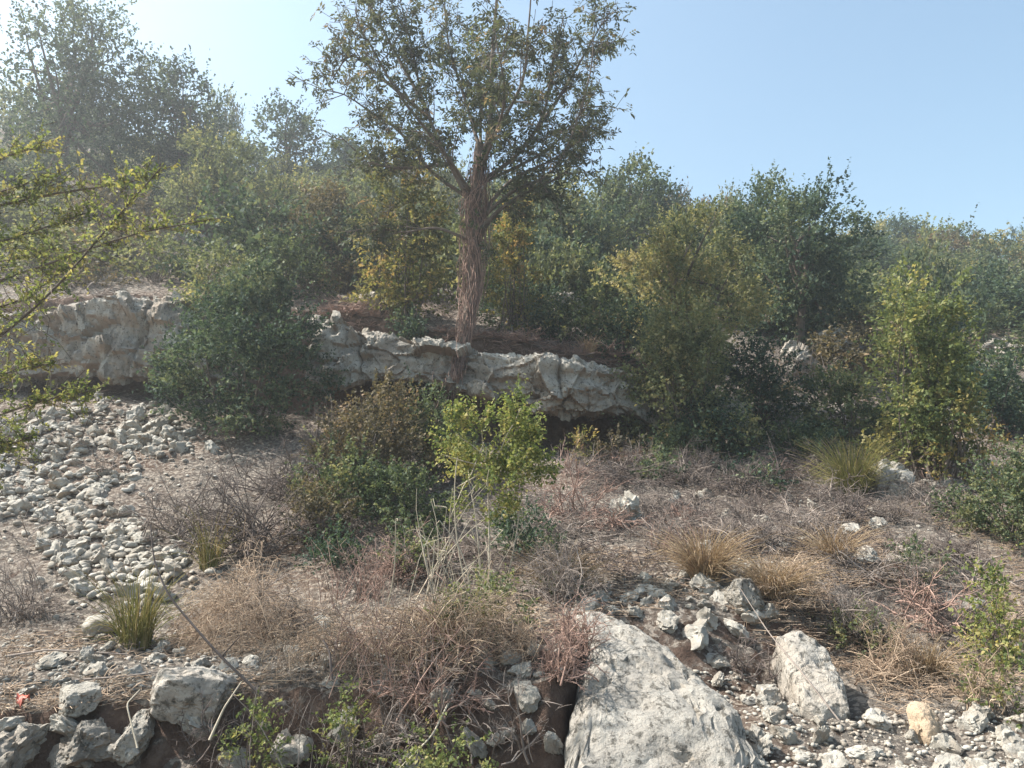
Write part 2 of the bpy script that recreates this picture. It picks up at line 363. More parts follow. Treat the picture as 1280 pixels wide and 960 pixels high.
def rock_geo(seed, sub, dims, box=3.0, cuts=7, amp=.10, rough=.5, flat_top=None):
    r = np.random.default_rng(seed); D, F = ico(sub)
    P = D / ((np.abs(D) ** box).sum(1, keepdims=True)) ** (1 / box)
    for k in range(cuts):
        n = unit(r.normal(size=3)); d = r.uniform(.55, .9)
        P = P - np.maximum(0, P @ n - d)[:, None] * n * r.uniform(.7, 1)
    dims = np.asarray(dims, float); S = P * dims * .5
    g = dims.mean() * .5; Q = S / g
    if sub >= 3:
        disp = fbm(Q * 1.3 + seed * 3.1, 3, seed) * amp + (np.abs(fbm(Q * 3.2 + seed, 4, seed + 5)) - .3) * amp * rough
        if sub >= 4:
            Qw = Q + .08 * np.stack([noise3(Q * 3, seed + 1), noise3(Q * 3, seed + 2), noise3(Q * 3, seed + 3)], -1)
            disp = disp * .75 + facets(Qw, seed, 60 if sub >= 5 else 26, amp * .35, amp * 2.6) + (facets(Qw, seed + 1, 400, amp * .12, amp * 2) if sub >= 5 else 0)
            disp += fbm(Q * 9 + seed, 3, seed + 9) * amp * .22 * rough * 2
            pit = noise3(Q * 4.5 + seed * 1.7, seed + 4); disp -= np.clip(pit - .38, 0, .35) * amp * 2.2 * rough
    else: disp = fbm(Q * 1.6 + seed * 3.1, 2, seed) * amp
    return S + unit(P) * (disp * g)[:, None], F

def rock(name, seed, sub, dims, loc, rot, mat, label, cat='rock', group=None, parent=None, **kw):
    V, F = rock_geo(seed, sub, dims, **kw)
    me = mesh_np(name, V, F, mat, smooth_shade=True)
    if sub >= 4:
        me.set_sharp_from_angle(angle=math.radians(34))
    return add(name, me, parent, loc, label, cat, group, None, rot)

R = math.radians
def px_rock(name, seed, box_px, d, depth_m, mat, label, sub=5, rot=(0, 0, 0), sink=0.0, **kw):
    """a rock whose outline fills a pixel box at depth d"""
    x0, y0, x1, y1 = box_px; s = d / FPX
    c = W((x0 + x1) / 2, (y0 + y1) / 2, d + depth_m * .35); c[2] -= sink
    return rock(name, seed, sub, ((x1 - x0) * s * 1.08, depth_m, (y1 - y0) * s * 1.1), c, rot, mat, label, **kw)

# ledges: one outcrop each, bedded and jointed; the blocks between two joints are its parts
def ledge_rock(name, label, keys, joints, yback, seed, under=.28):
    k = np.array(keys, float); px = np.linspace(k[0, 0], k[-1, 0], 380)
    top, bot, dep = (np.interp(px, k[:, 0], k[:, j]) for j in (1, 2, 3)); ker = np.ones(15) / 15
    top, bot, dep = (np.convolve(np.pad(q, 7, 'edge'), ker, 'valid') for q in (top, bot, dep))
    T, Bt = W(px, top, dep), W(px, bot, dep); X, zt, zb = T[:, 0], T[:, 2], Bt[:, 2]
    nv = 84; v = np.linspace(0, 1, nv)
    off = np.interp(v, [0, .22, .34, .40, .46, .70, .78, .82, 1], [yback, .75, .22, .06, 0, .02, .05, .22, yback])
    zf = np.interp(v, [0, .22, .34, .40, .46, .70, .78, .82, 1], [1.12, 1.03, 1.02, .97, .88, .2, .03, 0, under])
    Xg = np.repeat(X[:, None], nv, 1); Z = zb[:, None] + (zt - zb)[:, None] * zf[None]; Y = dep[:, None] + off[None]
    Q = np.stack([Xg, Y, Z], -1); face = np.interp(v, [0, .2, .3, .85, 1], [.25, .6, 1, 1, .5])[None]
    Qw = Q + .06 * np.stack([noise3(Q * 3, 1), noise3(Q * 3, 2), noise3(Q * 3, 3)], -1)
    d = .11 * fbm(Q * [.7, .9, 1.0], 2, seed) + .10 * (.25 - np.abs(fbm(Q * [1.5, 1.5, 2.2] + 3, 4, seed + 31, .55))) + facets(Qw * [1, 1, 1.6], seed, 130, .030, .24) + facets(Qw, seed + 1, 1500, .013, .28) + .04 * fbm(Q * 6, 4, seed + 7, .6)
    bed = fbm(np.stack([Xg * .25, Xg * 0, Z * 4.5 + .25 * noise3(Q * .8, 5)], -1), 2, seed + 11); d += .022 * np.sign(bed) * np.abs(bed) ** .5
    d -= np.clip(noise3(Q * 3.1 + 9, seed + 2) - .36, 0, .25) * .45
    Xj = np.interp(joints, px, X)
    for j, xj in enumerate(Xj):
        q = np.abs(Xg + .10 * noise3(Q * 2.2, seed + j) + .12 * (Z - zb[:, None]) * (-1) ** j - xj); d -= (.10 * np.exp(-(q / .022) ** 2) + .05 * np.exp(-(q / .14) ** 2)) * (.5 + noise3(Q * 1.7, 77 + j))
    nrm = np.stack([np.gradient(dep, X)[:, None] * .6 + 0 * v, -np.interp(v, [0, .25, .42, .75, .85, 1], [0, .1, 1, 1, .5, .1])[None] + 0 * Xg, np.interp(v, [0, .25, .42, .75, .85, 1], [1, 1, .3, -.2, -1, -1])[None] + 0 * Xg], -1)
    P = Q + unit(nrm) * (d * face)[..., None]
    P[..., 0] += .05 * fbm(Q * 2.3 + 7, 2, seed + 21)
    base = np.array([X.mean(), dep.mean() + .4, zb.mean()]); root = add(name, None, None, base, label, 'rock ledge')
    cut = [0] + [int(np.argmin(np.abs(X - xj))) for xj in Xj] + [len(X) - 1]
    for a, b in zip(cut[:-1], cut[1:]):
        G = P[a:b + 1]; n = len(G); V = G.reshape(-1, 3) - base; i = (np.arange(n - 1)[:, None] * nv + np.arange(nv - 1)[None]).ravel()
        me = mesh_np('block', V, np.stack([i, i + 1, i + nv + 1, i + nv], 1), M['rock'], smooth_shade=True); me.set_sharp_from_angle(angle=math.radians(32)); add('block', me, root)
ledge_rock('rock_ledge', 'long overhanging limestone ledge with a dark hollow beneath, under the tall tree',
    [(385, 402, 478, 12.1), (420, 398, 480, 11.95), (455, 410, 474, 11.95), (500, 420, 472, 11.95), (560, 431, 480, 11.95), (620, 438, 496, 11.8), (680, 446, 510, 11.65), (730, 452, 518, 11.6), (770, 460, 516, 11.7), (800, 474, 522, 11.9), (840, 515, 548, 12.5)],
    [452, 556, 705], 1.7, 41)
ledge_rock('rock_outcrop', 'weathered grey rock face pitted with holes above the scree, beside the round bush',
    [(-130, 400, 470, 12.7), (-20, 396, 474, 12.6), (60, 390, 470, 12.5), (110, 372, 468, 12.45), (160, 366, 472, 12.4), (215, 376, 476, 12.5), (260, 400, 476, 12.8), (305, 440, 478, 13.2)], [50, 165], 1.5, 67, .2)

def slab_rock(name, seed, outline, d_of, th, mat, label, sub=6, amp=.05):
    """a leaning slab: photo outline laid on its own leaning plane at its own distance, with real thickness"""
    q = np.array([W(x, y, d_of(y)) for x, y in outline]); c = q.mean(0); up = np.array([0, q[:, 1].max() - q[:, 1].min(), q[:, 2].max() - q[:, 2].min()]); up = unit(up)
    ex = np.array([1., 0, 0]); n = np.cross(ex, up); a, b = (q - c) @ ex, (q - c) @ up
    m = 12; aa = np.concatenate([np.linspace(a[i], a[(i + 1) % len(a)], m, endpoint=False) for i in range(len(a))]); bb = np.concatenate([np.linspace(b[i], b[(i + 1) % len(b)], m, endpoint=False) for i in range(len(b))])
    ph = np.arctan2(bb, aa); o = np.argsort(ph); rr = np.hypot(aa, bb)[o]; ph = ph[o]
    D, F = ico(sub); rho = np.hypot(D[:, 0], D[:, 1]); phi = np.arctan2(D[:, 1], D[:, 0]); Rb = np.interp(phi, ph, rr, period=2 * math.pi)
    ri = 1.07 * Rb * np.clip(rho, 0, 1) ** .62; hh = th * np.sign(D[:, 2]) * np.abs(D[:, 2]) ** .5
    P = np.stack([ri * np.cos(phi), ri * np.sin(phi), hh], 1); Q = P + seed
    edge = 1 + .09 * fbm(Q * 3.5, 4, seed); P[:, :2] *= edge[:, None]
    Qw = Q + .05 * np.stack([noise3(Q * 3, 1), noise3(Q * 3, 2), noise3(Q * 3, 3)], -1)
    d = amp * 1.1 * fbm(Q * 1.4, 3, seed + 1) + facets(Qw, seed + 1, 300, amp * .06, .06) + amp * .3 * fbm(Q * 10, 4, seed + 5, .65) - np.clip(noise3(Q * 6, seed + 8) - .30, 0, .3) * amp * 2.4 - np.clip(noise3(Q * 14, seed + 18) - .3, 0, .3) * amp * 1.4
    d -= amp * .35 * np.exp(-((fbm(Q * [1.1, 2.2, 1], 2, seed + 9)) / .02) ** 2)
    P[:, 2] += d
    V = P[:, :1] * ex + P[:, 1:2] * up + P[:, 2:] * n
    me = mesh_np(name, V, F, mat, smooth_shade=True); me.set_sharp_from_angle(angle=math.radians(38))
    return add(name, me, None, c - n * th * .55, label, 'rock')

# boulders and rocks one can name
B = M['rock_bank']
slab_rock('boulder', 101, [(714, 768), (748, 764), (800, 792), (860, 842), (908, 895), (948, 958), (962, 1010), (700, 1010), (712, 950), (722, 890), (732, 840), (722, 800)], lambda y: 4.12 + (1010 - y) / 245 * 1.45, .36, B, 'big pale speckled boulder slab leaning on the bank')
slab_rock('boulder', 102, [(970, 800), (1000, 796), (1032, 820), (1054, 858), (1060, 888), (1030, 898), (1003, 884), (985, 845)], lambda y: 5.0 + (900 - y) / 115 * .8, .2, B, 'narrow pale slab slanting down the bank beside the earth hollow', amp=.04)
rock('boulder', 103, 5, (.52, .42, .24), W(232, 868, 4.68), (R(4), R(3), R(-6)), M['rock_bank'], 'oblong whitish rock topping the terrace wall', box=3.2, cuts=6, amp=.055)
rock('boulder', 104, 5, (.42, .5, .36), W(14, 942, 4.5), (0, R(6), R(12)), M['rock'], 'large cracked grey block in the terrace wall', box=3.6, cuts=9, amp=.10, rough=.9)
rock('boulder', 105, 5, (.36, .40, .26), W(112, 930, 4.58), (0, R(-8), R(25)), M['rock'], 'mottled rock set into the earth wall beside the cracked block', box=3.2, cuts=8, amp=.12, rough=.9)
rock('boulder', 106, 5, (.22, .30, .26), W(172, 920, 4.6), (0, R(15), R(5)), M['rock'], 'upright grey rock tucked under the oblong whitish rock', box=3.0, cuts=8, amp=.10)
rock('boulder', 107, 5, (.24, .24, .19), W(98, 872, 4.62), (0, R(-18), R(30)), M['rock'], 'angular grey stone perched on the terrace wall', box=2.8, cuts=9, amp=.08)
rock('boulder', 108, 5, (.19, .2, .30), W(1158, 912, 4.95), (R(-12), R(14), R(20)), M['tan_rock'], 'tan orange stone standing on end in the gravel', box=3.6, cuts=10, amp=.06)
rock('boulder', 109, 5, (.62, .6, .60), W(1108, 612, 9.7), (0, R(8), R(15)), B, 'rounded white boulder beside the green grass tuft', box=2.6, cuts=7, amp=.12)
rock('boulder', 110, 5, (.75, .6, .30), W(1185, 612, 10.4), (0, R(12), R(5)), B, 'low flat pale rock at the foot of the yellowing young tree', box=2.8, cuts=8, amp=.12)
rock('boulder', 111, 5, (.36, .4, .42), W(784, 648, 8.5), (0, R(5), R(40)), M['stone'], 'knobbly white rock among dead brush below the ledge', box=2.6, cuts=8, amp=.2, rough=1.1)
rock('boulder', 112, 4, (.13, .13, .26), W(1147, 692, 7.9), (R(8), R(14), 0), M['stone'], 'slim white stone standing upright on the dry bank', box=3.0, cuts=8, amp=.08)
rock('boulder', 113, 5, (.55, .45, .2), W(1180, 760, 7.0), (R(10), R(-12), R(-15)), B, 'grey slab jutting from the dry bank behind the yellow-green bush', box=3.4, cuts=8, amp=.1)
rock('boulder', 114, 5, (.30, .35, .30), W(925, 742, 6.25), (R(-10), R(20), R(10)), B, 'block of rough limestone capping the earth bank above the narrow slab', box=3.0, cuts=9, amp=.1)
rock('boulder', 115, 4, (.17, .16, .19), W(405, 784, 6.3), (0, R(10), R(30)), M['stone'], 'pointed pale stone beside the domed dry bush', box=2.6, cuts=9, amp=.08)
rock('boulder', 116, 4, (.22, .2, .17), W(120, 785, 6.2), (0, R(-10), R(50)), M['stone'], 'pale stone beside the yellow-green grass tuft', box=2.6, cuts=9, amp=.08)
rock('boulder', 117, 5, (.55, .5, .8), W(912, 525, 12.2), (R(-15), R(-12), R(10)), M['rock'], 'leaning brownish rock shaded by the evergreen', box=2.6, cuts=9, amp=.16)
rock('boulder', 118, 5, (.9, .7, .55), W(1040, 428, 17.2), (0, R(10), R(20)), M['rock'], 'grey rock poking out of the slope beside the dome-topped evergreen', box=2.8, cuts=9, amp=.18, rough=1)
rock('boulder', 119, 5, (.7, .6, .8), W(995, 455, 16), (0, R(25), R(20)), M['rock'], 'slanting pale rock at the foot of the dome-topped evergreen', box=2.8, cuts=9, amp=.18, rough=1)
rock('boulder', 120, 5, (1.1, .9, .5), W(1255, 435, 19), (0, R(-6), R(20)), M['rock'], 'low pale rock on the slope behind the yellowing young tree', box=2.8, cuts=9, amp=.2, rough=1)
rock('boulder', 121, 4, (.4, .35, .38), W(462, 378, 13.6), (0, R(10), R(30)), M['stone'], 'small white rock on top of the ledge', box=2.6, cuts=9, amp=.1)
rock('boulder', 122, 5, (1.6, .9, .5), W(215, 292, 19), (0, R(4), R(5)), M['rock'], 'low rocky step high on the slope over the round bush', box=3.4, cuts=9, amp=.2, rough=1)
rock('boulder', 123, 5, (.65, .5, .55), W(705, 378, 15.5), (0, R(4), R(35)), M['rock'], 'greyish rock half hidden in shrubs behind the ledge', box=3.0, cuts=9, amp=.2, rough=1)

# ------------------------------------------------------------------ loose stones
rng = np.random.default_rng(5)
protos = []
for k in range(14):
    V, F = rock_geo(300 + k, 4, rng.uniform([.9, .7, .55], [1.35, 1.1, .95]), box=rng.uniform(2.6, 4.5), cuts=16, amp=.13, rough=1.2)
    me = mesh_np('stone', V, F, M['stone'], smooth_shade=True); me.set_sharp_from_angle(angle=R(38)); protos.append(me)

def in_poly(x, y, poly):
    poly = np.array(poly, float); c = np.zeros(x.shape, bool); j = len(poly) - 1
    for i in range(len(poly)):
        (xi, yi), (xj, yj) = poly[i], poly[j]
        c ^= ((yi > y) != (yj > y)) & (x < (xj - xi) * (y - yi) / (yj - yi + 1e-9) + xi); j = i
    return c
def sample_poly(poly, n, r):
    p = np.array(poly, float); o = []
    while sum(map(len, o)) < n:
        q = r.uniform(p.min(0), p.max(0), (n * 3, 2)); o.append(q[in_poly(q[:, 0], q[:, 1], poly)])
    return np.concatenate(o)[:n]

def stones(poly, n, smin, smax, label, group, r, mat=None, rise=.10, gap=.42):
    """separate stones in a photo region; sizes in metres, biggest first, no two in one place"""
    q = sample_poly(poly, n * 5, r); P = hit(q[:, 0], q[:, 1]); sz = np.sort(smin + (smax - smin) * r.random(len(P)) ** 2.2)[::-1]
    done = []
    for p, s in zip(P, sz):
        if len(done) >= n: break
        if done and min(np.hypot(p[0] - d[0], p[1] - d[1]) - gap * (s + d[3]) for d in done) < 0: continue
        done.append((p[0], p[1], p[2], s))
        e = r.normal(0, .5, 3); e[2] = r.uniform(0, 6.28)
        add('stone', protos[r.integers(len(protos))], None, (p[0], p[1], p[2] + s * rise), label, 'stone', group, None, tuple(e), (s, s * r.uniform(.8, 1.1), s * r.uniform(.7, 1)))
    return len(done)
SCREE = [(-120, 580), (-60, 540), (40, 520), (90, 506), (120, 494), (160, 510), (205, 503), (225, 535), (238, 562), (180, 580), (175, 600), (130, 612), (135, 640), (200, 655), (190, 680), (238, 705), (205, 735), (215, 752), (150, 745), (110, 758), (85, 715), (60, 700), (50, 660), (-20, 645), (-110, 640)]
stones(SCREE, 175, .07, .25, 'pale grey limestone lump lying loose in the scree below the pitted rock face', 'stones of the scree', rng, gap=.33)
stones([(120, 545), (165, 515), (290, 562), (300, 574), (200, 572)], 10, .16, .34, 'whitish stone lined up along the top edge of the grey tangle of brush', 'stones edging the grey brush', rng)
stones([(700, 770), (760, 735), (900, 715), (960, 700), (985, 760), (930, 790), (890, 840), (800, 770)], 40, .07, .24, 'limestone block stuck in the red earth bank above the big speckled boulder', 'stones in the earth bank', rng, rise=-.02)
stones([(880, 850), (960, 860), (1060, 905), (1280, 890), (1280, 975), (950, 975)], 34, .06, .19, 'rounded pale stone in the gravel at the foot of the bank', 'stones in the gravel', rng)
stones([(0, 830), (60, 790), (400, 790), (520, 790), (420, 835), (180, 850), (0, 880)], 26, .06, .16, 'small buff stone scattered on the dry terrace', 'stones on the terrace', rng)
stones([(0, 890), (330, 870), (700, 800), (710, 900), (560, 960), (0, 975)], 20, .08, .24, 'rough stone bedded in the front of the terrace wall', 'stones of the terrace wall', rng, rise=0)
stones([(640, 800), (725, 790), (722, 900), (690, 960), (620, 960)], 12, .05, .15, 'small stone sticking out of the brown earth face beside the big speckled boulder', 'stones in the earth face', rng, rise=.0)
stones([(740, 640), (960, 600), (1100, 640), (1150, 720), (960, 690), (780, 690)], 22, .08, .24, 'pale stone lying among dead grass below the ledge', 'stones on the dry slope', rng)

def pebbles(name, q, smin, smax, r, label, sub=1, rise=.12):
    P = hit(q[:, 0], q[:, 1]); n = len(P); F = ico(sub)[1]
    bases = np.array([rock_geo(700 + k, sub, (1, .85, .65), box=3.2, cuts=14, amp=.15)[0] for k in range(10)]); D = bases[r.integers(0, 10, n)]
    s = smin + (smax - smin) * r.random(n) ** 2
    a = r.uniform(0, 6.28, n)[:, None]; b = r.normal(0, .5, n)[:, None]; sc = r.uniform([.8, .8, .6], [1.2, 1.2, 1.1], (n, 3))
    V = D * sc[:, None] * s[:, None, None]; x, y, z = V[..., 0], V[..., 1], V[..., 2]
    y, z = y * np.cos(b) - z * np.sin(b), y * np.sin(b) + z * np.cos(b); x, y = x * np.cos(a) - y * np.sin(a), x * np.sin(a) + y * np.cos(a)
    V = np.stack([x, y, z], -1) + (P + np.stack([0 * s, 0 * s, s * rise], 1))[:, None]
    F = (F[None] + (np.arange(n) * len(ico(sub)[0]))[:, None, None]).reshape(-1, 3)
    add(name, mesh_np(name, V.reshape(-1, 3), F, M['stone']), None, label=label, cat='gravel', kind='stuff')
pebbles('scree_gravel', sample_poly(SCREE, 1450, rng), .035, .14, rng, 'small broken stone filling the scree', 2, .3)
pebbles('scree_spill', sample_poly([(-20, 520), (120, 490), (250, 510), (310, 575), (250, 620), (300, 760), (60, 790), (-20, 660)], 420, rng), .03, .13, rng, 'stray stones spilled round the edges of the scree', 2, .2)
pebbles('loose_gravel', np.concatenate([sample_poly([(860, 840), (960, 850), (1060, 900), (1290, 880), (1290, 980), (930, 980)], 1100, rng),
        sample_poly([(0, 790), (520, 785), (700, 740), (960, 690), (960, 730), (720, 780), (420, 840), (0, 890)], 1600, rng),
        sample_poly([(700, 640), (1200, 590), (1200, 680), (960, 720), (700, 760)], 500, rng)]), .012, .06, rng, 'fine pale gravel strewn over the dry earth')

# ------------------------------------------------------------------ foliage
def leaf_cloud(r, base, dirs, Ls, n, leaf, lw, spread=1.0, droop=0.0):
    """sprigs (S) with n leaves each"""
    S = len(base); t = (np.arange(n)[None] + r.uniform(.1, .9, (S, n))) / n
    pos = base[:, None] + dirs[:, None] * (Ls[:, None] * t)[..., None]
    pos[..., 2] -= droop * (Ls[:, None] * t) ** 2
    rp = r.normal(size=(S, n, 3)); d = unit(dirs[:, None] * .6 + unit(rp) * spread)
    nr = unit(r.normal(size=(S, n, 3)) * .7 + np.array([0, 0, .8]))
    Lf = leaf * r.uniform(.5, 1.3, S * n)
    V, F = leaves_geo(pos.reshape(-1, 3), d.reshape(-1, 3), nr.reshape(-1, 3), Lf, Lf * lw * r.uniform(.8, 1.2, S * n))
    return V, F

def make_lobes(r, w, h, shape):
    if shape == 'bush':   n, z0, zs, k = 18, .13, .69, .42
    elif shape == 'column': n, z0, zs, k = 20, .06, .84, .40
    elif shape == 'crownfull': n, z0, zs, k = 20, .12, .74, .40
    elif shape == 'tree': n, z0, zs, k = 15, .40, .45, .40
    else: n, z0, zs, k = 13, .30, .55, .40
    o = []
    for i in range(n):
        f = i / (n - 1); z = (z0 + zs * f) * h
        prof = {'bush': math.sqrt(max(.05, 1 - (f * .95) ** 2)), 'column': .75 - .35 * f + .2 * math.sin(f * 3.1), 'crownfull': .45 + .55 * math.sin(math.pi * (.1 + .8 * f)), 'tree': math.sin(math.pi * (.18 + .72 * f)), 'sparse': math.sin(math.pi * (.2 + .65 * f))}[shape]
        a = i * 2.4 + r.uniform(-.6, .6); rr = r.uniform(.35, .68) * prof * w * .5
        q = k * w * .5 * r.uniform(.75, 1.25) * (.65 + .5 * prof)
        o.append((rr * math.cos(a), rr * math.sin(a), z, q * r.uniform(.9, 1.15), q, min(q * r.uniform(.75, 1.0), h * .3)))
    return np.array(o)

def foliage_mesh(seed, w, h, shape, mat, d, dens=1.0, leaf=None, lw=.66, gap=.0, n=9, lobes=None, upb=.35, tone=0.0):
    r = np.random.default_rng(seed)
    if lobes is None: lobes = make_lobes(r, w, h, shape)
    leaf = leaf or max(.032, 4.4 * d / FPX)
    total = 3.6 * dens * w * h / (leaf * leaf * lw * .5)
    S = int(min(total, 25500) / n)
    wt = lobes[:, 3] * lobes[:, 5]; wt = wt / wt.sum(); m = min(w, h)
    C = int(np.clip(34 + 3.2 * len(lobes), 60, 130)); cl = r.choice(len(lobes), C, p=wt); cd = unit(r.normal(size=(C, 3)) + [0, 0, .25])
    cc = lobes[cl, :3] + cd * lobes[cl, 3:] * r.uniform(.7, 1.08, (C, 1)); cr = r.uniform(.07, .14, C) * m
    ci = r.integers(0, C, S * 2); inside = r.random(S * 2) < .3; li = np.where(inside, r.choice(len(lobes), S * 2, p=wt), cl[ci]); lb = lobes[li]
    dr = unit(r.normal(size=(S * 2, 3))); rad = r.uniform(.25, .95, S * 2) ** .6
    base = np.where(inside[:, None], lb[:, :3] + dr * lb[:, 3:] * rad[:, None], cc[ci] + unit(r.normal(size=(S * 2, 3))) * (cr[ci] * r.random(S * 2) ** .5)[:, None])
    dr = np.where(inside[:, None], dr, unit(cd[ci] + .5 * unit(base - cc[ci])))
    nz = noise3(base * (3.2 / max(.4, m)) + seed * 1.37, 2) + .5 * noise3(base * (8 / max(.4, m)) + seed, 4)
    ok = (base[:, 2] > .03 * h) & (nz > -.34 + gap); base, dr, lb, nz = base[ok][:S], dr[ok][:S], lb[ok][:S], nz[ok][:S]
    ct = r.normal(0, .14, C)[ci[ok][:S]] * ~inside[ok][:S] - .12 * inside[ok][:S]  # inner sprigs toned darker, clumps vary: crown light and shade put into leaf colour
    c = np.array([0, 0, h * .35]); dirs = unit(dr + .5 * unit(base - c) + np.array([0, 0, upb]) + .5 * r.normal(size=dr.shape))
    Ls = leaf * r.uniform(2.2, 5.0, len(base)) * np.where(r.random(len(base)) < .06, 1.9, 1)
    V, F = leaf_cloud(r, base, dirs, Ls, n, leaf, lw)
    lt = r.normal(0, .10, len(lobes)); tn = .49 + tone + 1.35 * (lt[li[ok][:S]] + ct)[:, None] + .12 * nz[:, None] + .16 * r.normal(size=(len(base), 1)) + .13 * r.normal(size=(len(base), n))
    tn = np.where(r.random((len(base), n)) < .02, tn + .35, tn)
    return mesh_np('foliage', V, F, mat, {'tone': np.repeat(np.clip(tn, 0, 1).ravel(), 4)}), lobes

def stems_mesh(seed, lobes, h, shape, r0, mat, k=None):
    r = np.random.default_rng(seed + 900); K = 8; tt = np.linspace(0, 1, K)[None, :, None]
    out = []
    if shape in ('tree', 'sparse', 'crownfull'):
        top = np.array([r.normal(0, .06) * h, r.normal(0, .06) * h, h * .72])
        mid = top * .5 + r.normal(0, .03 * h, 3) * [1, 1, 0]
        A = np.zeros((1, 1, 3)); P = A * (1 - tt) ** 2 + 2 * tt * (1 - tt) * mid + tt ** 2 * top
        out.append(tubes(P, (r0 * (1 - .75 * tt[..., 0]) * np.ones((1, K))), 8))
        t0 = r.uniform(.3, .95, len(lobes))[:, None]; st = 2 * t0 * (1 - t0) * mid + t0 ** 2 * top
    else:
        st = np.concatenate([r.normal(0, .07 * h, (len(lobes), 2)), np.zeros((len(lobes), 1))], 1)
    en = lobes[:, :3] + unit(lobes[:, :3]) * lobes[:, 3:] * .5
    md = (st + en) / 2 + r.normal(0, .06 * h, en.shape)
    P = st[:, None] * (1 - tt) ** 2 + 2 * tt * (1 - tt) * md[:, None] + tt ** 2 * en[:, None]
    rr = r0 * (.45 if shape in ('tree', 'sparse', 'crownfull') else .7)
    out.append(tubes(P, rr * (1 - .85 * tt[..., 0]) * np.ones((len(en), K)), 5))
    V, F = join(out); V[:, 2] -= .04
    return mesh_np('stem', V, F, mat, smooth_shade=True)

GRP = {}
def plant(name, px, top, wpx, d, mat, shape, label, cat, group=None, base_py=None, seed=None, bark='bark', tree=False, hmin=.3, thick=None, **kw):
    """width from pixels at depth d; foot on the ground there, height from the top pixel"""
    seed = seed if seed is not None else int(px * 7 + top * 13) % 9973
    c = W(px, 480, d); z = float(HG(c[0:1], c[1:2])[0]); h = max(hmin, W(px, top, d)[2] - z); w = wpx * d / FPX
    if shape == 'tree' and h > 2.2 * w: pass
    o = add(name, None, None, (c[0], c[1], z), label, cat, group)
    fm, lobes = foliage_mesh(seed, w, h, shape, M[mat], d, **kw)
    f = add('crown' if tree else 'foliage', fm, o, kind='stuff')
    add('trunk' if tree else 'stem', stems_mesh(seed, lobes, h, shape, (thick or (.03 if tree else .016)) * h, M[bark]), o)
    return o

ZONES = [(440, 'below the dark skyline trees'), (800, 'behind the ledge and the tall tree'), (1060, 'around the dome-topped evergreen'), (9999, 'on the slope below the far skyline')]
def zone(px): return next(z for x, z in ZONES if px < x)
def copy_plant(o, px, top, wpx, d, label=None, group=None, rz=0.0):
    c = W(px, 480, d); z = float(HG(c[0:1], c[1:2])[0]); h = max(.3, W(px, top, d)[2] - z)
    n = o.copy(); COL.objects.link(n); n.location = (c[0], c[1], z); n.rotation_euler = (0, 0, rz)
    dz = max(v.co.z for v in list(o.children)[0].data.vertices); dx = o['w'];
    s = wpx * d / FPX / dx; n.scale = (s, s, h / dz)
    kd = o['label'].split(' in the undergrowth')[0]; n['label'] = kd + ' in the undergrowth ' + zone(px); n['group'] = 'undergrowth ' + zone(px) + ', ' + kd
    for ch in o.children:
        k = ch.copy(); COL.objects.link(k); k.parent = n
    return n

# ---- trees on the slope and skyline (px centre, top, width px, depth)
ET, TR = 'evergreen_tree', 'tree'
plant(ET, 55, 8, 255, 23, 'dark', 'crownfull', 'tallest dark tree on the skyline, wide ragged crown against the bright sky', TR, tree=True, gap=.03)
plant(ET, 205, 90, 150, 26, 'dark', 'crownfull', 'dark skyline tree with two rounded tops beside the tallest one', TR, tree=True, gap=.08)
plant(ET, 352, 130, 95, 30, 'dark', 'crownfull', 'small airy tree standing alone on the skyline, sky showing through its crown', TR, tree=True, gap=.16, dens=.75)
plant('leafy_tree', 250, 162, 118, 19.5, 'olive', 'bush', 'pale grey-green tree above the round bush, in front of the dark skyline trees', TR, tree=True)
plant(ET, 432, 178, 88, 33, 'dark', 'bush', 'low dark tree on the skyline between the airy tree and the tall tree', TR, tree=True)
plant('shrub', 340, 228, 125, 22, 'olive', 'bush', 'yellowish green shrub below the airy skyline tree', 'shrub')
plant('shrub', 408, 238, 150, 16.5, 'brown', 'bush', 'broad brownish shrub in shade above the ledge', 'shrub', tone=-.05)
plant('leafy_tree', 500, 196, 128, 13.6, 'yellow', 'column', 'yellow-leaved young tree growing behind the tall tree\'s trunk', TR, tree=True, gap=.08, dens=.95, thick=.01, leaf=.075, tone=-.08)
plant('leafy_tree', 645, 244, 72, 13.8, 'yellow', 'column', 'slim orange-yellow young tree just beyond the tall tree, facing the evergreen', TR, tree=True, gap=.12, dens=.7, thick=.01, leaf=.065, tone=-.1)
plant('leafy_tree', 470, 200, 90, 24, 'olive', 'bush', 'pale green tree behind the yellow-leaved young tree', TR, tree=True)
plant('leafy_tree', 690, 214, 150, 21, 'olive', 'bush', 'greyish olive tree rising behind the tall tree\'s trunk', TR, tree=True)
plant(ET, 782, 208, 140, 25, 'oak', 'bush', 'bushy dark green tree on the skyline beside the olive tree', TR, tree=True)
plant(ET, 828, 222, 60, 30, 'dark', 'bush', 'small dark round tree on the skyline', TR, tree=True)
plant(ET, 868, 248, 180, 14.0, 'olive', 'crownfull', 'tall evergreen tree with sunlit yellowish edge at the end of the ledge', TR, tree=True, tone=.30, dens=1.1)
plant('shrub', 858, 368, 150, 11.9, 'olive', 'bush', 'leafy shrub with pale shining leaves hiding the end of the ledge', 'shrub', tone=.16)
plant(ET, 1000, 228, 175, 17.5, 'dark', 'crownfull', 'dark dome-topped evergreen on the middle of the slope', TR, tree=True, dens=1.2)
plant(ET, 930, 242, 90, 19, 'oak', 'bush', 'olive-green evergreen filling the gap beside the dome-topped tree', TR, tree=True, tone=.1)
plant('shrub', 945, 430, 120, 13.0, 'dark', 'bush', 'dark shaded shrub below the dome-topped evergreen', 'shrub')
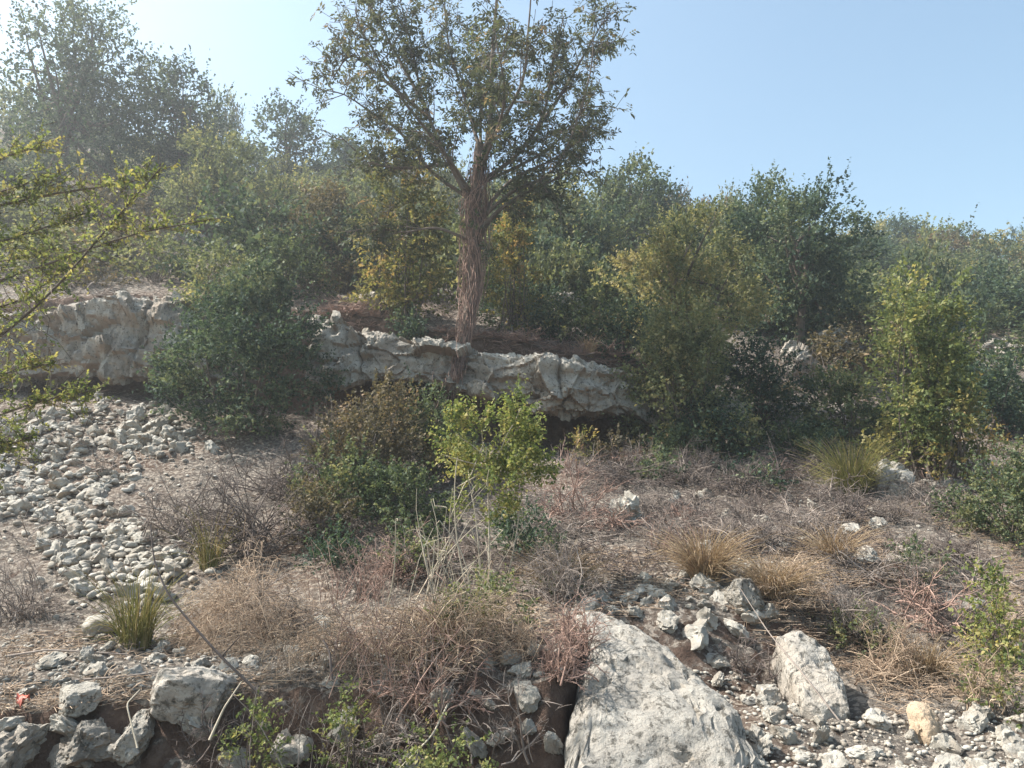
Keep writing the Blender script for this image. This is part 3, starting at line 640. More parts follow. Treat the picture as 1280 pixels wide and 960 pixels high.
plant('shrub', 1050, 462, 120, 12.6, 'oak', 'bush', 'ferny green shrub behind the tall grass tuft', 'shrub', tone=.15)
plant('leafy_tree', 1150, 334, 140, 10.6, 'light', 'column', 'yellowing young tree with thin trunk on the dry slope', TR, tree=True, gap=.12, dens=1.0, thick=.011, leaf=.06, tone=.05)
plant('shrub', 1196, 470, 78, 10.3, 'yellow', 'bush', 'orange-tinged sapling touching the yellowing young tree', 'shrub', dens=.6, leaf=.055, gap=.1)
plant('shrub', 1246, 430, 105, 13.5, 'dark', 'bush', 'dark green shrub behind the orange-tinged sapling', 'shrub')
plant('shrub', 1255, 560, 120, 8.2, 'oak', 'bush', 'dense green bush at the lower edge of the slope, above the yellow-green bush', 'shrub', tone=.15)
plant('shrub', 1222, 714, 66, 5.9, 'lime', 'column', 'small yellow-green bush on the dry bank', 'shrub', leaf=.032, tone=.1, dens=.7)
plant('shrub', 1236, 822, 110, 5.2, 'light', 'bush', 'low yellowish bush bordering the gravel', 'shrub', leaf=.03, dens=.35, gap=.2)
plant('shrub', 645, 352, 110, 14.6, 'dark', 'bush', 'dark green shrub behind the tall tree on top of the ledge', 'shrub')
plant('shrub', 512, 372, 62, 12.9, 'dark', 'bush', 'small dark shrub on the ledge beside the tall tree\'s trunk', 'shrub', tone=.1)
plant('shrub', 306, 348, 205, 11.4, 'dark', 'bush', 'large round dark green bush between the scree and the ledge', 'bush', tone=.12, dens=1.35, leaf=.056, lobes=np.array([(0, 0, 1.15, 1.08, 1, 1.08), (-.4, -.2, .75, .75, .7, .72), (.45, -.2, .75, .72, .7, .72), (0, -.4, .62, .8, .6, .58), (-.3, 0, 1.5, .65, .6, .62), (.35, 0, 1.4, .65, .6, .62), (.1, -.5, 1.2, .7, .5, .7), (-.75, -.1, 1.0, .42, .4, .4), (.8, 0, .95, .4, .4, .45), (.5, -.1, 1.85, .36, .35, .36), (-.6, 0, 1.8, .34, .35, .34), (0, 0, 2.15, .34, .35, .3), (-.85, -.2, .45, .4, .4, .4)]), gap=.07)
plant('shrub', 272, 290, 95, 13.4, 'olive', 'bush', 'loose greyish shrub rising behind the large round bush', 'shrub', dens=.8)
plant('shrub', 478, 478, 170, 9.7, 'brown', 'bush', 'twiggy dull shrub thicket under the ledge', 'shrub', dens=.75, gap=.1, tone=.0)
plant('shrub', 430, 560, 120, 8.6, 'oak', 'bush', 'low green shrub in front of the twiggy thicket', 'shrub', tone=.12, dens=.8)
plant('shrub', 650, 632, 95, 7.5, 'dark', 'bush', 'low dark green shrub behind the bright sapling\'s stems', 'shrub', tone=.2, dens=.8)
plant('shrub', 612, 742, 110, 5.35, 'olive', 'bush', 'small olive green shrub on the edge of the bank, under the bright sapling', 'shrub', leaf=.026, tone=.1, dens=.6)
plant('shrub', 335, 860, 60, 4.35, 'light', 'bush', 'sparse yellow-green weed growing out of the wall beside the dead stick', 'weed', leaf=.022, dens=.35, gap=.15)
plant('shrub', 445, 845, 56, 4.4, 'light', 'bush', 'yellow-green weed among bare twigs, in front of the terrace wall', 'weed', leaf=.022, dens=.32, gap=.15)
plant('shrub', 555, 905, 150, 4.2, 'light', 'bush', 'low leafy weed at the foot of the bank among dry twigs', 'weed', leaf=.022, dens=.3, gap=.2)
plant('shrub', 695, 742, 50, 6.2, 'oak', 'bush', 'tiny green plant behind the top of the big speckled boulder', 'weed', tone=.2, leaf=.03, hmin=.15)
plant('shrub', 728, 536, 34, 11.0, 'yellow', 'bush', 'small reddish yellow plant growing before the dark hollow', 'weed', dens=.5, leaf=.05)
plant('shrub', 720, 372, 110, 13.9, 'oak', 'bush', 'low green shrub on the ledge top behind the small dry tuft', 'shrub', tone=.05)
plant('shrub', 782, 378, 95, 13.6, 'dark', 'bush', 'dark low shrub on the ledge top next to the evergreen', 'shrub', tone=.1)
plant('shrub', 668, 392, 70, 13.8, 'dark', 'bush', 'small dark shrub on the ledge top just behind the tall tree', 'shrub')
plant('shrub', 432, 330, 90, 15.2, 'brown', 'bush', 'dull brown shrub on the ledge top behind the small white rock', 'shrub')
plant('shrub', 352, 300, 110, 14.2, 'oak', 'bush', 'greyish green shrub between the round bush and the brownish shrub', 'shrub')
plant('shrub', 190, 300, 110, 15.5, 'olive', 'bush', 'thin olive shrub above the pitted rock face', 'shrub', dens=.7)
plant('shrub', 90, 330, 110, 14.8, 'brown', 'bush', 'brown scrubby shrub standing on the pitted rock face', 'shrub', dens=.7)
plant('shrub', 540, 500, 130, 10.2, 'oak', 'bush', 'dull green shrub under the ledge, behind the bright sapling', 'shrub', tone=-.05)
plant('shrub', 450, 520, 150, 9.2, 'brown', 'bush', 'broad brownish thicket of small leaves below the ledge', 'shrub', tone=-.05, dens=.9)
plant('shrub', 500, 590, 130, 8.2, 'oak', 'bush', 'dark green low thicket beside the bright sapling', 'shrub', tone=-.02)
plant('shrub', 400, 600, 110, 8.0, 'brown', 'bush', 'twiggy brown shrub beside the grey tangle of brush', 'shrub', dens=.6, tone=-.08)
plant('shrub', 885, 500, 110, 11.6, 'dark', 'bush', 'dark low shrub at the foot of the leafy shrub, past the hollow', 'shrub')
plant('shrub', 985, 535, 100, 11.4, 'oak', 'bush', 'low mid green shrub between the dark shrub and the tall grass tuft', 'shrub', tone=-.05)
plant('shrub', 770, 548, 90, 11.2, 'brown', 'bush', 'brown half-dead shrub before the hollow', 'shrub', dens=.6)
plant('shrub', 570, 790, 90, 5.0, 'olive', 'bush', 'olive weed on the crest of the bank among dry twigs', 'weed', leaf=.024, dens=.4, gap=.1)
plant('shrub', 1060, 800, 90, 6.1, 'olive', 'bush', 'dusty olive weed on the dry bank beside the narrow slab', 'weed', leaf=.026, dens=.45, gap=.1)
plant('shrub', 1130, 740, 80, 7.2, 'oak', 'bush', 'small dark weed on the dry bank under the jutting slab', 'weed', leaf=.03, dens=.5, gap=.1)
plant('shrub', 1125, 505, 95, 11.7, 'oak', 'bush', 'mid green shrub behind the yellowing young tree and the rounded white boulder', 'shrub')
plant('shrub', 1020, 545, 80, 11.2, 'dark', 'bush', 'small dark shrub just behind the tall grass tuft', 'shrub')
plant('shrub', 835, 545, 85, 11.2, 'oak', 'bush', 'green shrub filling the end of the hollow', 'shrub')
plant('shrub', 520, 662, 90, 7.0, 'oak', 'bush', 'knee-high green weed between the reddish stalks and the bright sapling', 'weed', leaf=.034, dens=.6, gap=.05)
plant('shrub', 432, 668, 100, 7.2, 'dark', 'bush', 'knee-high dark green weed behind the reddish stalks', 'weed', leaf=.034, dens=.7, gap=.05)
plant('shrub', 822, 592, 80, 10.2, 'oak', 'bush', 'low green weed before the end of the ledge', 'weed', dens=.6, gap=.05)
plant('shrub', 940, 590, 90, 9.9, 'dark', 'bush', 'low dark weed in the dead brush of the slope', 'weed', dens=.6, gap=.05)
plant('shrub', 1190, 640, 80, 8.6, 'oak', 'bush', 'green weed beside the dense green bush', 'weed', dens=.6, gap=.05)
for px, tp, w, d, mt, lb in [
        (1082, 286, 80, 40, 'olive', 'soft olive tree on the far skyline beside the dome-topped evergreen'), (1122, 284, 95, 44, 'oak', 'round green tree on the far skyline next to the soft olive one'), (1175, 284, 70, 42, 'light', 'light green tree on the far skyline'),
        (1222, 292, 80, 40, 'oak', 'greyish green tree on the far skyline next to the yellowish one'), (1262, 306, 80, 36, 'yellow', 'yellowish tree near the far skyline')]:
    plant('leafy_tree', px, tp, w, d, mt, 'bush', lb, TR, tree=True)

# understory: alike shrubs filling the slope, copies of four kinds
kinds = []
for k, (mt, lbl, tone) in enumerate([('olive', 'olive green shrub in the undergrowth ', 0), ('oak', 'mid green shrub in the undergrowth ', .1),
                                     ('dark', 'dark green shrub in the undergrowth ', .05), ('brown', 'brownish half-dry shrub in the undergrowth ', 0)]):
    o = plant('shrub', [700, 1080, 1245, 130][k], [318, 340, 342, 240][k], [110, 105, 110, 120][k], [20, 23, 24, 20][k], mt, 'bush', lbl + zone([700, 1080, 1245, 130][k]), 'shrub', 'undergrowth ' + zone([700, 1080, 1245, 130][k]) + ', ' + lbl.split(' in the')[0], tone=tone)
    o['w'] = [110, 105, 110, 120][k] * [20, 23, 24, 20][k] / FPX; kinds.append(o)
under = [  # px, top, width, depth, kind
    (20, 205, 110, 22, 2), (95, 225, 120, 21, 0), (175, 215, 110, 22.5, 1), (30, 270, 100, 17, 0), (120, 300, 90, 17, 3), (300, 205, 90, 25, 1), (385, 208, 90, 28, 0), (440, 240, 100, 22, 1),
    (470, 262, 90, 19, 0), (540, 250, 110, 23, 1), (600, 262, 120, 25, 2), (655, 262, 110, 24, 0), (745, 275, 100, 21, 1), (770, 330, 110, 18, 2), (700, 360, 90, 17.2, 0),
    (755, 385, 80, 15.5, 3), (820, 300, 90, 19, 0), (1045, 318, 110, 26, 0), (1095, 300, 90, 34, 2), (1150, 312, 100, 33, 1), (1205, 322, 100, 32, 0), (1255, 335, 90, 28, 1),
    (1030, 372, 120, 20, 0), (1085, 380, 100, 20, 3), (1110, 342, 90, 27, 1), (1180, 350, 110, 27, 2), (1225, 372, 110, 21, 1), (1285, 360, 110, 22, 2), (960, 470, 80, 15, 3),
    (1010, 520, 90, 12.2, 2), (1100, 500, 90, 13.2, 2), (1150, 430, 90, 18, 0), (1190, 430, 70, 17, 2), (985, 400, 80, 19, 1), (240, 265, 90, 20.5, 3), (160, 262, 90, 18.5, 3), (-30, 230, 130, 20, 0),
    (360, 290, 90, 18, 0), (610, 330, 90, 17, 1), (665, 330, 90, 18, 2), (1275, 470, 100, 14, 1), (900, 555, 90, 12.2, 2), (820, 500, 70, 12.4, 1)]
for i, (px, tp, w, d, k) in enumerate(under): copy_plant(kinds[k], px, tp, w, d, rz=i * 1.7)
ur = np.random.default_rng(33)
for j, d in enumerate(np.geomspace(16, 44, 9)):
    for px in np.arange(-310 + (j % 2) * 55, 1480, 125 if d < 25 else 105):
        p = px + ur.uniform(-35, 35); dd = d * ur.uniform(.93, 1.08); hh = (.9 + 2.0 * ur.random() ** 1.7) * (1 + (d - 16) / 40)
        if 930 < p < 1060 and dd < 17.5 or 1190 < p < 1300 and dd < 21 or 150 < p < 270 and dd < 20 or 400 < p < 480 and dd < 15.5: continue
        c = W(p, 480, dd); z = float(HG(c[0:1], c[1:2])[0]); top = 480 + 0.0
        for _ in range(12):                      # pixel of a top hh above the ground there
            top -= (z + hh - W(p, top, dd)[2]) / dd * FPX
        copy_plant(kinds[int(ur.choice(4, p=[.22, .38, .3, .10]))], p, top, ur.uniform(1.6, 3.0) / dd * FPX * (1 + (d - 16) / 60), dd, rz=ur.uniform(0, 6.28))

# ---- bright sapling in the middle
def sapling():
    r = np.random.default_rng(77); c = hit([606], [742])[0]; d = c[1]; s = d / FPX
    root = add('sapling', None, None, c, 'bright yellow-green sapling on slender pale stems in front of the ledge', 'tree')
    def loc(px, py, dd=0): return W(px, py, d + dd) - c
    st = [((612, 742), (612, 640), (608, 560), .011, 0), ((585, 742), (560, 650), (572, 570), .009, .05), ((600, 742), (600, 650), (585, 600), .007, -.06), ((572, 740), (555, 690), (566, 610), .006, .1), ((630, 742), (655, 640), (655, 560), .007, .08)]
    tt = np.linspace(0, 1, 9)[:, None]; P = np.array([loc(*a, o) * (1 - tt) ** 2 + 2 * tt * (1 - tt) * loc(*b, o) + tt ** 2 * loc(*e, o) for a, b, e, q, o in st])
    P[:, 0, 2] -= .03
    V1 = tubes(P, np.array([[q * (1 - .5 * t) for t in tt[:, 0]] for *_, q, o in st]), 6)
    lob = []
    for px, py, rx, ry in [(605, 545, 40, 38), (570, 535, 26, 26), (585, 580, 34, 34), (625, 590, 38, 34), (655, 560, 30, 26), (650, 525, 24, 22), (600, 515, 26, 20), (670, 575, 24, 16), (652, 500, 10, 22), (552, 560, 12, 16), (684, 585, 14, 10), (570, 640, 9, 18), (640, 630, 12, 12), (612, 650, 7, 16)]:
        p = loc(px, py + 8, r.normal(0, .12)); lob.append((p[0], p[1], p[2], rx * s * .78, .15, ry * s * .82))
    lob = np.array(lob)
    fm, _ = foliage_mesh(31, .95, .95, 'bush', M['lime'], d, dens=.9, leaf=.031, lw=.66, lobes=lob, gap=.12, tone=.2, n=8)
    add('crown', fm, root, kind='stuff')
    en = lob[:, :3]; K = 6; t2 = np.linspace(0, 1, K)[None, :, None]; stt = P[r.integers(0, len(P), len(en)), 6]
    V2 = tubes(stt[:, None] * (1 - t2) + en[:, None] * t2 + .03 * r.normal(size=(len(en), K, 3)) * t2 * (1 - t2), .004 * np.ones((len(en), K)), 4)
    V, F = join([V1, V2]); add('stem', mesh_np('stem', V, F, M['pale_stem'], smooth_shade=True), root)
sapling()

# ---- the tall tree
def tall_tree():
    r = np.random.default_rng(11); d = 12.35
    g = W(578, 440, d); g[2] = float(HG(g[0:1], g[1:2])[0]); root = add('tall_tree', None, None, g, 'tall pinnate-leaved tree on the ledge, open crown against the sky, creeper-wrapped trunk', 'tree')
    def loc(px, py, dd=0): return W(px, py, d + dd) - g
    def poly(pts, K=16):
        pts = np.array(pts); t = np.linspace(0, len(pts) - 1, K); i = np.minimum(t.astype(int), len(pts) - 2); f = (t - i)[:, None]
        pm = pts[np.maximum(i - 1, 0)]; p0 = pts[i]; p1 = pts[i + 1]; p2 = pts[np.minimum(i + 2, len(pts) - 1)]
        return .5 * (2 * p0 + (p1 - pm) * f + (2 * pm - 5 * p0 + 4 * p1 - p2) * f ** 2 + (3 * p0 - pm - 3 * p1 + p2) * f ** 3)
    limbs = [([(570, 470, -.45), (577, 435, -.2), (590, 360, 0), (592, 290, 0), (596, 230, 0), (600, 180, 0)], .2, .12),
             ([(596, 240, 0), (612, 160, .1), (615, 80, .15), (622, -10, .1), (630, -45, .1)], .065, .012),
             ([(592, 260, 0), (560, 200, -.2), (530, 130, -.3), (515, 60, -.2), (500, 0, -.1)], .045, .008),
             ([(590, 250, 0), (540, 215, .3), (500, 165, .5), (470, 145, .6), (430, 118, .6), (395, 112, .5)], .036, .007),
             ([(598, 230, 0), (650, 190, .3), (680, 140, .4), (690, 80, .3), (705, 20, .3)], .045, .008),
             ([(600, 275, 0), (640, 240, -.3), (690, 215, -.5), (718, 160, -.5), (738, 90, -.5), (742, 40, -.4)], .036, .007),
             ([(604, 200, 0), (580, 120, .6), (560, 50, .9), (555, -20, 1.0)], .036, .007),
             ([(602, 190, 0), (650, 110, -.7), (660, 40, -1.0), (665, -25, -1.1)], .036, .007),
             ([(594, 250, 0), (555, 190, -.9), (500, 120, -1.3), (465, 60, -1.4), (440, 20, -1.3)], .034, .007),
             ([(600, 230, 0), (680, 190, 1.0), (720, 150, 1.4), (745, 110, 1.5)], .034, .007),
             ([(600, 210, 0), (600, 120, 1.2), (590, 40, 1.6)], .034, .007), ([(600, 215, 0), (630, 130, -1.3), (620, 50, -1.7)], .034, .007),
             ([(560, 205, .2), (500, 210, .3), (460, 200, .4), (425, 170, .4)], .035, .008), ([(604, 265, 0), (640, 225, .5), (690, 200, .7), (720, 180, .7)], .04, .008),
             ([(600, 290, -.1), (625, 262, -.3), (660, 240, -.4), (700, 222, -.5)], .05, .01), ([(650, 190, .3), (700, 120, .6), (735, 60, .8), (752, 30, .8)], .04, .008), ([(540, 150, -.3), (480, 100, -.2), (440, 70, -.1), (415, 100, 0)], .035, .008), ([(530, 130, -.3), (480, 40, -.2), (455, -10, -.1)], .035, .008), ([(585, 300, 0), (545, 285, -.2), (500, 290, -.3), (455, 275, -.3)], .03, .006)]
    geo = []; tips = []; axis = loc(600, 200)
    for pts, r0, r1 in limbs:
        P = poly([loc(*p) for p in pts]); K = len(P); rad = r0 + (r1 - r0) * np.linspace(0, 1, K) ** .8
        if r0 > .15:
            rad = np.interp(np.linspace(0, 1, K), [0, .12, .3, .6, 1], [.04, .06, .085, .105, .08])
        geo.append(tubes(P[None], rad[None], 10))
        if r0 > .15: continue
        ln = np.linalg.norm(P[-1] - P[0])
        for k in range(int(5 + ln * 4.2)):
            t = r.uniform(.22, 1) if r0 > .03 else r.uniform(.4, 1); b = P[int(t * (K - 1))]
            o = unit(b - axis + np.array([0, 0, .5])); dr = unit(o * .8 + r.normal(0, .6, 3) + [0, 0, .25]); l2 = r.uniform(.3, .75) * (1.15 - .5 * t)
            tips.append((b, dr, l2))
    b = np.array([q[0] for q in tips]); dr = np.array([q[1] for q in tips]); l2 = np.array([q[2] for q in tips]); n = len(b)
    def arc(b, dr, l, K=6, wob=.12, sag=0.0):
        t = np.linspace(0, 1, K)[None, :, None]; side = r.normal(size=dr.shape)
        return b[:, None] + dr[:, None] * l[:, None, None] * t + side[:, None] * (l[:, None, None] * wob) * t * t + np.array([0, 0, -sag]) * t * t
    P2 = arc(b, dr, l2); geo.append(tubes(P2, .011 * (1 - .6 * np.linspace(0, 1, 6))[None] * np.ones((n, 1)), 4))
    m3 = 6; i3 = np.repeat(np.arange(n), m3); t3 = r.integers(2, 6, n * m3); b3 = P2[i3, t3]
    d3 = unit(dr[i3] * .7 + r.normal(0, .75, (n * m3, 3)) + [0, 0, .1]); l3 = r.uniform(.14, .38, n * m3)
    P3_ = arc(b3, d3, l3, 5); geo.append(tubes(P3_, .0045 * np.ones((n * m3, 5)), 3))
    # compound leaves: a rachis with paired leaflets
    m4 = 6; i4 = np.repeat(np.arange(len(b3)), m4); b4 = P3_[i4, r.integers(1, 5, len(i4))]
    keep = r.random(len(i4)) < (.62 - .19 * np.linalg.norm((b4 - axis) * [1, 1, .7], axis=1) / 1.9); i4, b4 = i4[keep], b4[keep]
    d4 = unit(d3[i4] * .5 + r.normal(0, .8, (len(i4), 3)) + [0, 0, -.1]); l4 = r.uniform(.10, .19, len(i4))
    nl = 6; S = len(b4); t = np.repeat(np.array([.35, .65, .95]), 2)[None] * np.ones((S, 1)); sgn = np.tile([1, -1], 3)[None]
    nr = unit(r.normal(0, .6, (S, 3)) + [0, 0, 1]); side = unit(np.cross(d4, nr))
    pos = b4[:, None] + d4[:, None] * (l4[:, None] * t)[..., None]; pos[..., 2] -= .25 * (l4[:, None] * t) ** 1.5
    ld = unit(d4[:, None] * .7 + side[:, None] * sgn[..., None] + r.normal(0, .25, (S, nl, 3)) + [0, 0, -.35])
    Lf = r.uniform(.06, .105, S * nl)
    V, F = leaves_geo(pos.reshape(-1, 3), ld.reshape(-1, 3), (nr[:, None] + r.normal(0, .35, (S, nl, 3))).reshape(-1, 3), Lf, Lf * .38)
    tone = np.clip(.35 + .22 * noise3(b4 * 1.3 + 4, 6)[:, None] + .15 * r.normal(size=(S, 1)) + .1 * r.normal(size=(S, nl)) + np.where(r.random((S, 1)) < .05, .45, 0), 0, 1)
    add('crown', mesh_np('crown', V, F, M['ash'], {'tone': np.repeat(tone.ravel(), 4)}), root, kind='stuff')
    # ivy-dark heart of the crown
    lob = []
    for px, py, rx, ry, dd in [(600, 190, 46, 40, 0), (620, 130, 40, 45, .1), (575, 150, 36, 36, .1), (640, 175, 34, 30, -.1), (610, 80, 30, 36, .1), (590, 225, 38, 26, 0), (560, 95, 26, 30, -.2), (574, 300, 14, 26, -.1), (606, 330, 10, 24, -.1), (578, 370, 12, 22, -.15), (598, 280, 18, 22, .1)]:
        p = loc(px, py, dd); lob.append((p[0], p[1], p[2], rx * d / FPX, .45, ry * d / FPX))
    fm, _ = foliage_mesh(55, 1.7, 2.2, 'tree', M['oak'], d, dens=.25, leaf=.055, lobes=np.array(lob), gap=.1, tone=.0)
    add('ivy', fm, root, kind='stuff')
    V, F = join(geo); add('trunk', mesh_np('trunk', V, F, M['bark'], smooth_shade=True), root)
    # dry creeper round the trunk
    Pt = poly([loc(*p) for p in limbs[0][0]], 24); nv = 260; K = 14
    t0 = r.uniform(.05, .95, nv); t1 = np.clip(t0 - r.uniform(.15, .6, nv), 0, 1); a0 = r.uniform(0, 6.28, nv); da = r.normal(0, 3.0, nv)
    tt = np.linspace(0, 1, K)[None]; T = t0[:, None] + (t1 - t0)[:, None] * tt; idx = np.clip(T * 23, 0, 22.99); i = idx.astype(int); f = (idx - i)[..., None]
    C = Pt[i] * (1 - f) + Pt[i + 1] * f; A = a0[:, None] + da[:, None] * tt
    rad = (r.uniform(.09, .21, nv)[:, None] + .05 * r.normal(size=(nv, K)).cumsum(1) * .5); rad = np.clip(rad, .07, .30) * np.interp(T, [0, .2, .5, 1], [.3, .42, 1, .95])
    VP = C + np.stack([np.cos(A) * rad, np.sin(A) * rad, .05 * r.normal(size=(nv, K))], -1)
    nh = 36; hx = r.uniform(-.5, .05, nh); zt = r.uniform(.6, 2.3, nh); st = np.stack([hx * .5 + Pt[8, 0] * .6, r.normal(-.1, .22, nh), zt], 1)
    en = st + np.stack([hx * .45, r.normal(-.05, .2, nh), -r.uniform(.4, 1.3, nh)], 1); en[:, 2] = np.maximum(en[:, 2], .0)
    t2 = np.linspace(0, 1, K)[None, :, None]; HP = st[:, None] * (1 - t2) + en[:, None] * t2 + np.cumsum(r.normal(0, .025, (nh, K, 3)), 1)
    V, F = join([tubes(VP, .006 * np.ones((nv, K)), 3), tubes(HP, .0035 * np.ones((nh, K)), 3)])
    add('dry_vine', mesh_np('dry_vine', V, F, M['vine']), None, g, 'dry reddish creeper stems wrapped round the tall tree\'s trunk and hanging beside it', 'vine')
tall_tree()

# ---- branches reaching in from a thorny tree beside the road
def thorn_tree():
    r = np.random.default_rng(21); d = 5.2; g = W(-260, 480, d + .3); g[2] = float(HG(g[0:1], g[1:2])[0])
    root = add('thorny_tree', None, None, g, 'bright small-leaved thorny branches reaching over the scree, out of focus pale green', 'tree')
    def loc(px, py, dd=0): return W(px, py, d + dd) - g
    A = loc(-260, 760, .3); A[2] = -.05
    br = [[(-230, 430), (-60, 270), (60, 243), (150, 230), (185, 222)], [(-220, 500), (-40, 452), (60, 372), (130, 290), (205, 205)], [(-230, 480), (-60, 370), (60, 330), (165, 292), (255, 276)],
          [(-200, 560), (-60, 540), (10, 515), (60, 498), (120, 488)], [(-230, 420), (-100, 250), (-10, 200), (60, 180)], [(-230, 470), (-80, 400), (20, 380), (90, 330)], [(-220, 450), (-60, 320), (40, 290), (120, 262)],
          [(-220, 520), (-80, 500), (-10, 470), (60, 455)], [(-210, 560), (-70, 580), (0, 560), (40, 545)], [(-230, 460), (-90, 330), (-10, 330), (70, 310)], [(-230, 430), (-80, 260), (0, 240), (80, 215)]]
    K = 14; geo = []; pts = []; dirs = []
    trunk = np.array([A, A * .6 + loc(-255, 600, .3) * .4, loc(-250, 560, .3), loc(-240, 470, .2), loc(-225, 400, .1)]); geo.append(tubes(trunk[None], np.array([[.07, .065, .06, .05, .03]]), 8))
    for k, b in enumerate(br):
        dd = r.normal(0, .25); q = np.array([loc(x, y, dd * min(1, j * .6)) for j, (x, y) in enumerate(b)]); t = np.linspace(0, len(q) - 1, K); i = np.minimum(t.astype(int), len(q) - 2); f = (t - i)[:, None]
        P = q[i] * (1 - f) + q[i + 1] * f; P[1:-1] = (P[:-2] + P[1:-1] * 2 + P[2:]) / 4
        geo.append(tubes(P[None], np.linspace(.013, .0035, K)[None], 5))
        m = 58; tt = r.uniform(.32, 1.0, m); idx = tt * (K - 1.001); i = idx.astype(int); f = (idx - i)[:, None]; bs = P[i] * (1 - f) + P[i + 1] * f
        tan = unit(P[i + 1] - P[i]); dr = unit(tan * .5 + r.normal(0, 1, (m, 3)) + [0, 0, .1]); l = r.uniform(.08, .42, m) * (1.25 - .75 * tt)
        pts.append(bs); dirs.append(dr * l[:, None])
    bs = np.concatenate(pts); dv = np.concatenate(dirs); ln = np.linalg.norm(dv, axis=1)
    t2 = np.linspace(0, 1, 4)[None, :, None]; geo.append(tubes(bs[:, None] + dv[:, None] * t2 + .03 * r.normal(size=(len(bs), 4, 3)) * t2, .0025 * np.ones((len(bs), 4)), 3))
    V, F = join(geo); add('trunk', mesh_np('trunk', V, F, M['bark'], smooth_shade=True), root)
    V, F = leaf_cloud(r, bs, unit(dv), ln, 18, .028, .62, 1.2)
    tn = np.clip(.66 + .2 * r.normal(size=(len(bs), 1)) + .15 * r.normal(size=(len(bs), 18)), 0, 1)
    add('crown', mesh_np('crown', V, F, M['lime'], {'tone': np.repeat(tn.ravel(), 4)}), root, kind='stuff')
thorn_tree()

# ------------------------------------------------------------------ dead brush and grasses
def brush_curves(r, n, w, h, style, K=6):
    t = np.linspace(0, 1, K)[None, :, None]
    if style == 'dome':
        a = r.uniform(0, 6.28, n); rr = np.sqrt(r.random(n)); st = np.stack([np.cos(a) * rr * w * .22, np.sin(a) * rr * w * .22, np.zeros(n)], 1)
        o = np.stack([np.cos(a), np.sin(a), 0 * a], 1); reach = r.uniform(.2, .52, n)[:, None] * w; up = r.uniform(.4, 1.25, n)[:, None] * h
        P1 = st + o * reach * .5 + [0, 0, 1] * up * 1.25; P2 = st + o * reach + [0, 0, 1] * up * r.uniform(.1, .8, (n, 1))
        P = st[:, None] * (1 - t) ** 2 + 2 * t * (1 - t) * P1[:, None] + t ** 2 * P2[:, None]
    elif style == 'mound':
        a = r.uniform(0, 6.28, n); f = r.random(n) ** .7; sh = r.uniform(.6, 1.0, n) * (.82 + .28 * np.sin(a * 2 + w * 9) + .22 * np.sin(a * 3 + 1 + h * 40)); th = f * 1.5
        def shell(th, a, sh): return np.stack([np.cos(a) * np.sin(th) * w * .5 * sh, np.sin(a) * np.sin(th) * w * .4 * sh, np.cos(th) * h * sh], -1)
        dth = r.normal(.35, .35, n); da = r.normal(0, .55, n); tt = t[..., 0]
        lift = r.exponential(.11, n)[:, None] * np.sin(tt * 2.6 + .2)
        P = shell(th[:, None] + dth[:, None] * tt, a[:, None] + da[:, None] * tt, sh[:, None] + lift); P[..., 2] = np.maximum(P[..., 2], .0)
    elif style == 'tangle':
        a = r.uniform(0, 6.28, n); rr = np.sqrt(r.random(n)) * .5; z = r.random(n) ** 1.2 * h * np.sqrt(np.maximum(.04, 1 - (rr * 2) ** 2))
        c = np.stack([np.cos(a) * rr * w, np.sin(a) * rr * w * .8, z], 1); dr = unit(r.normal(size=(n, 3)) * [1, 1, .55]); l = r.uniform(.12, .5, n)[:, None] * w * .7
        side = unit(r.normal(size=(n, 3))) * r.uniform(.1, .45, (n, 1)) * l
        P = (c - dr * l * .5)[:, None] + dr[:, None] * l[:, None] * t + side[:, None] * 4 * t * (1 - t)
        P[..., 2] = np.maximum(P[..., 2], .0)
    else:                                         # upright stalks
        st = np.stack([r.normal(0, .22 * w, n), r.normal(0, .18 * w, n), np.zeros(n)], 1); lean = np.stack([r.normal(0, .28, n), r.normal(0, .2, n), np.ones(n)], 1)
        l = r.uniform(.35, 1.0, n)[:, None] * h; bend = np.stack([r.normal(0, .22, n), r.normal(0, .2, n), -np.abs(r.normal(0, .2, n))], 1) * l
        P = st[:, None] + lean[:, None] * l[:, None] * t + bend[:, None] * t ** 2
    return P + np.cumsum(r.normal(0, .012, P.shape), 1) * min(1, w) * (1 if style != 'stalk' else .6)

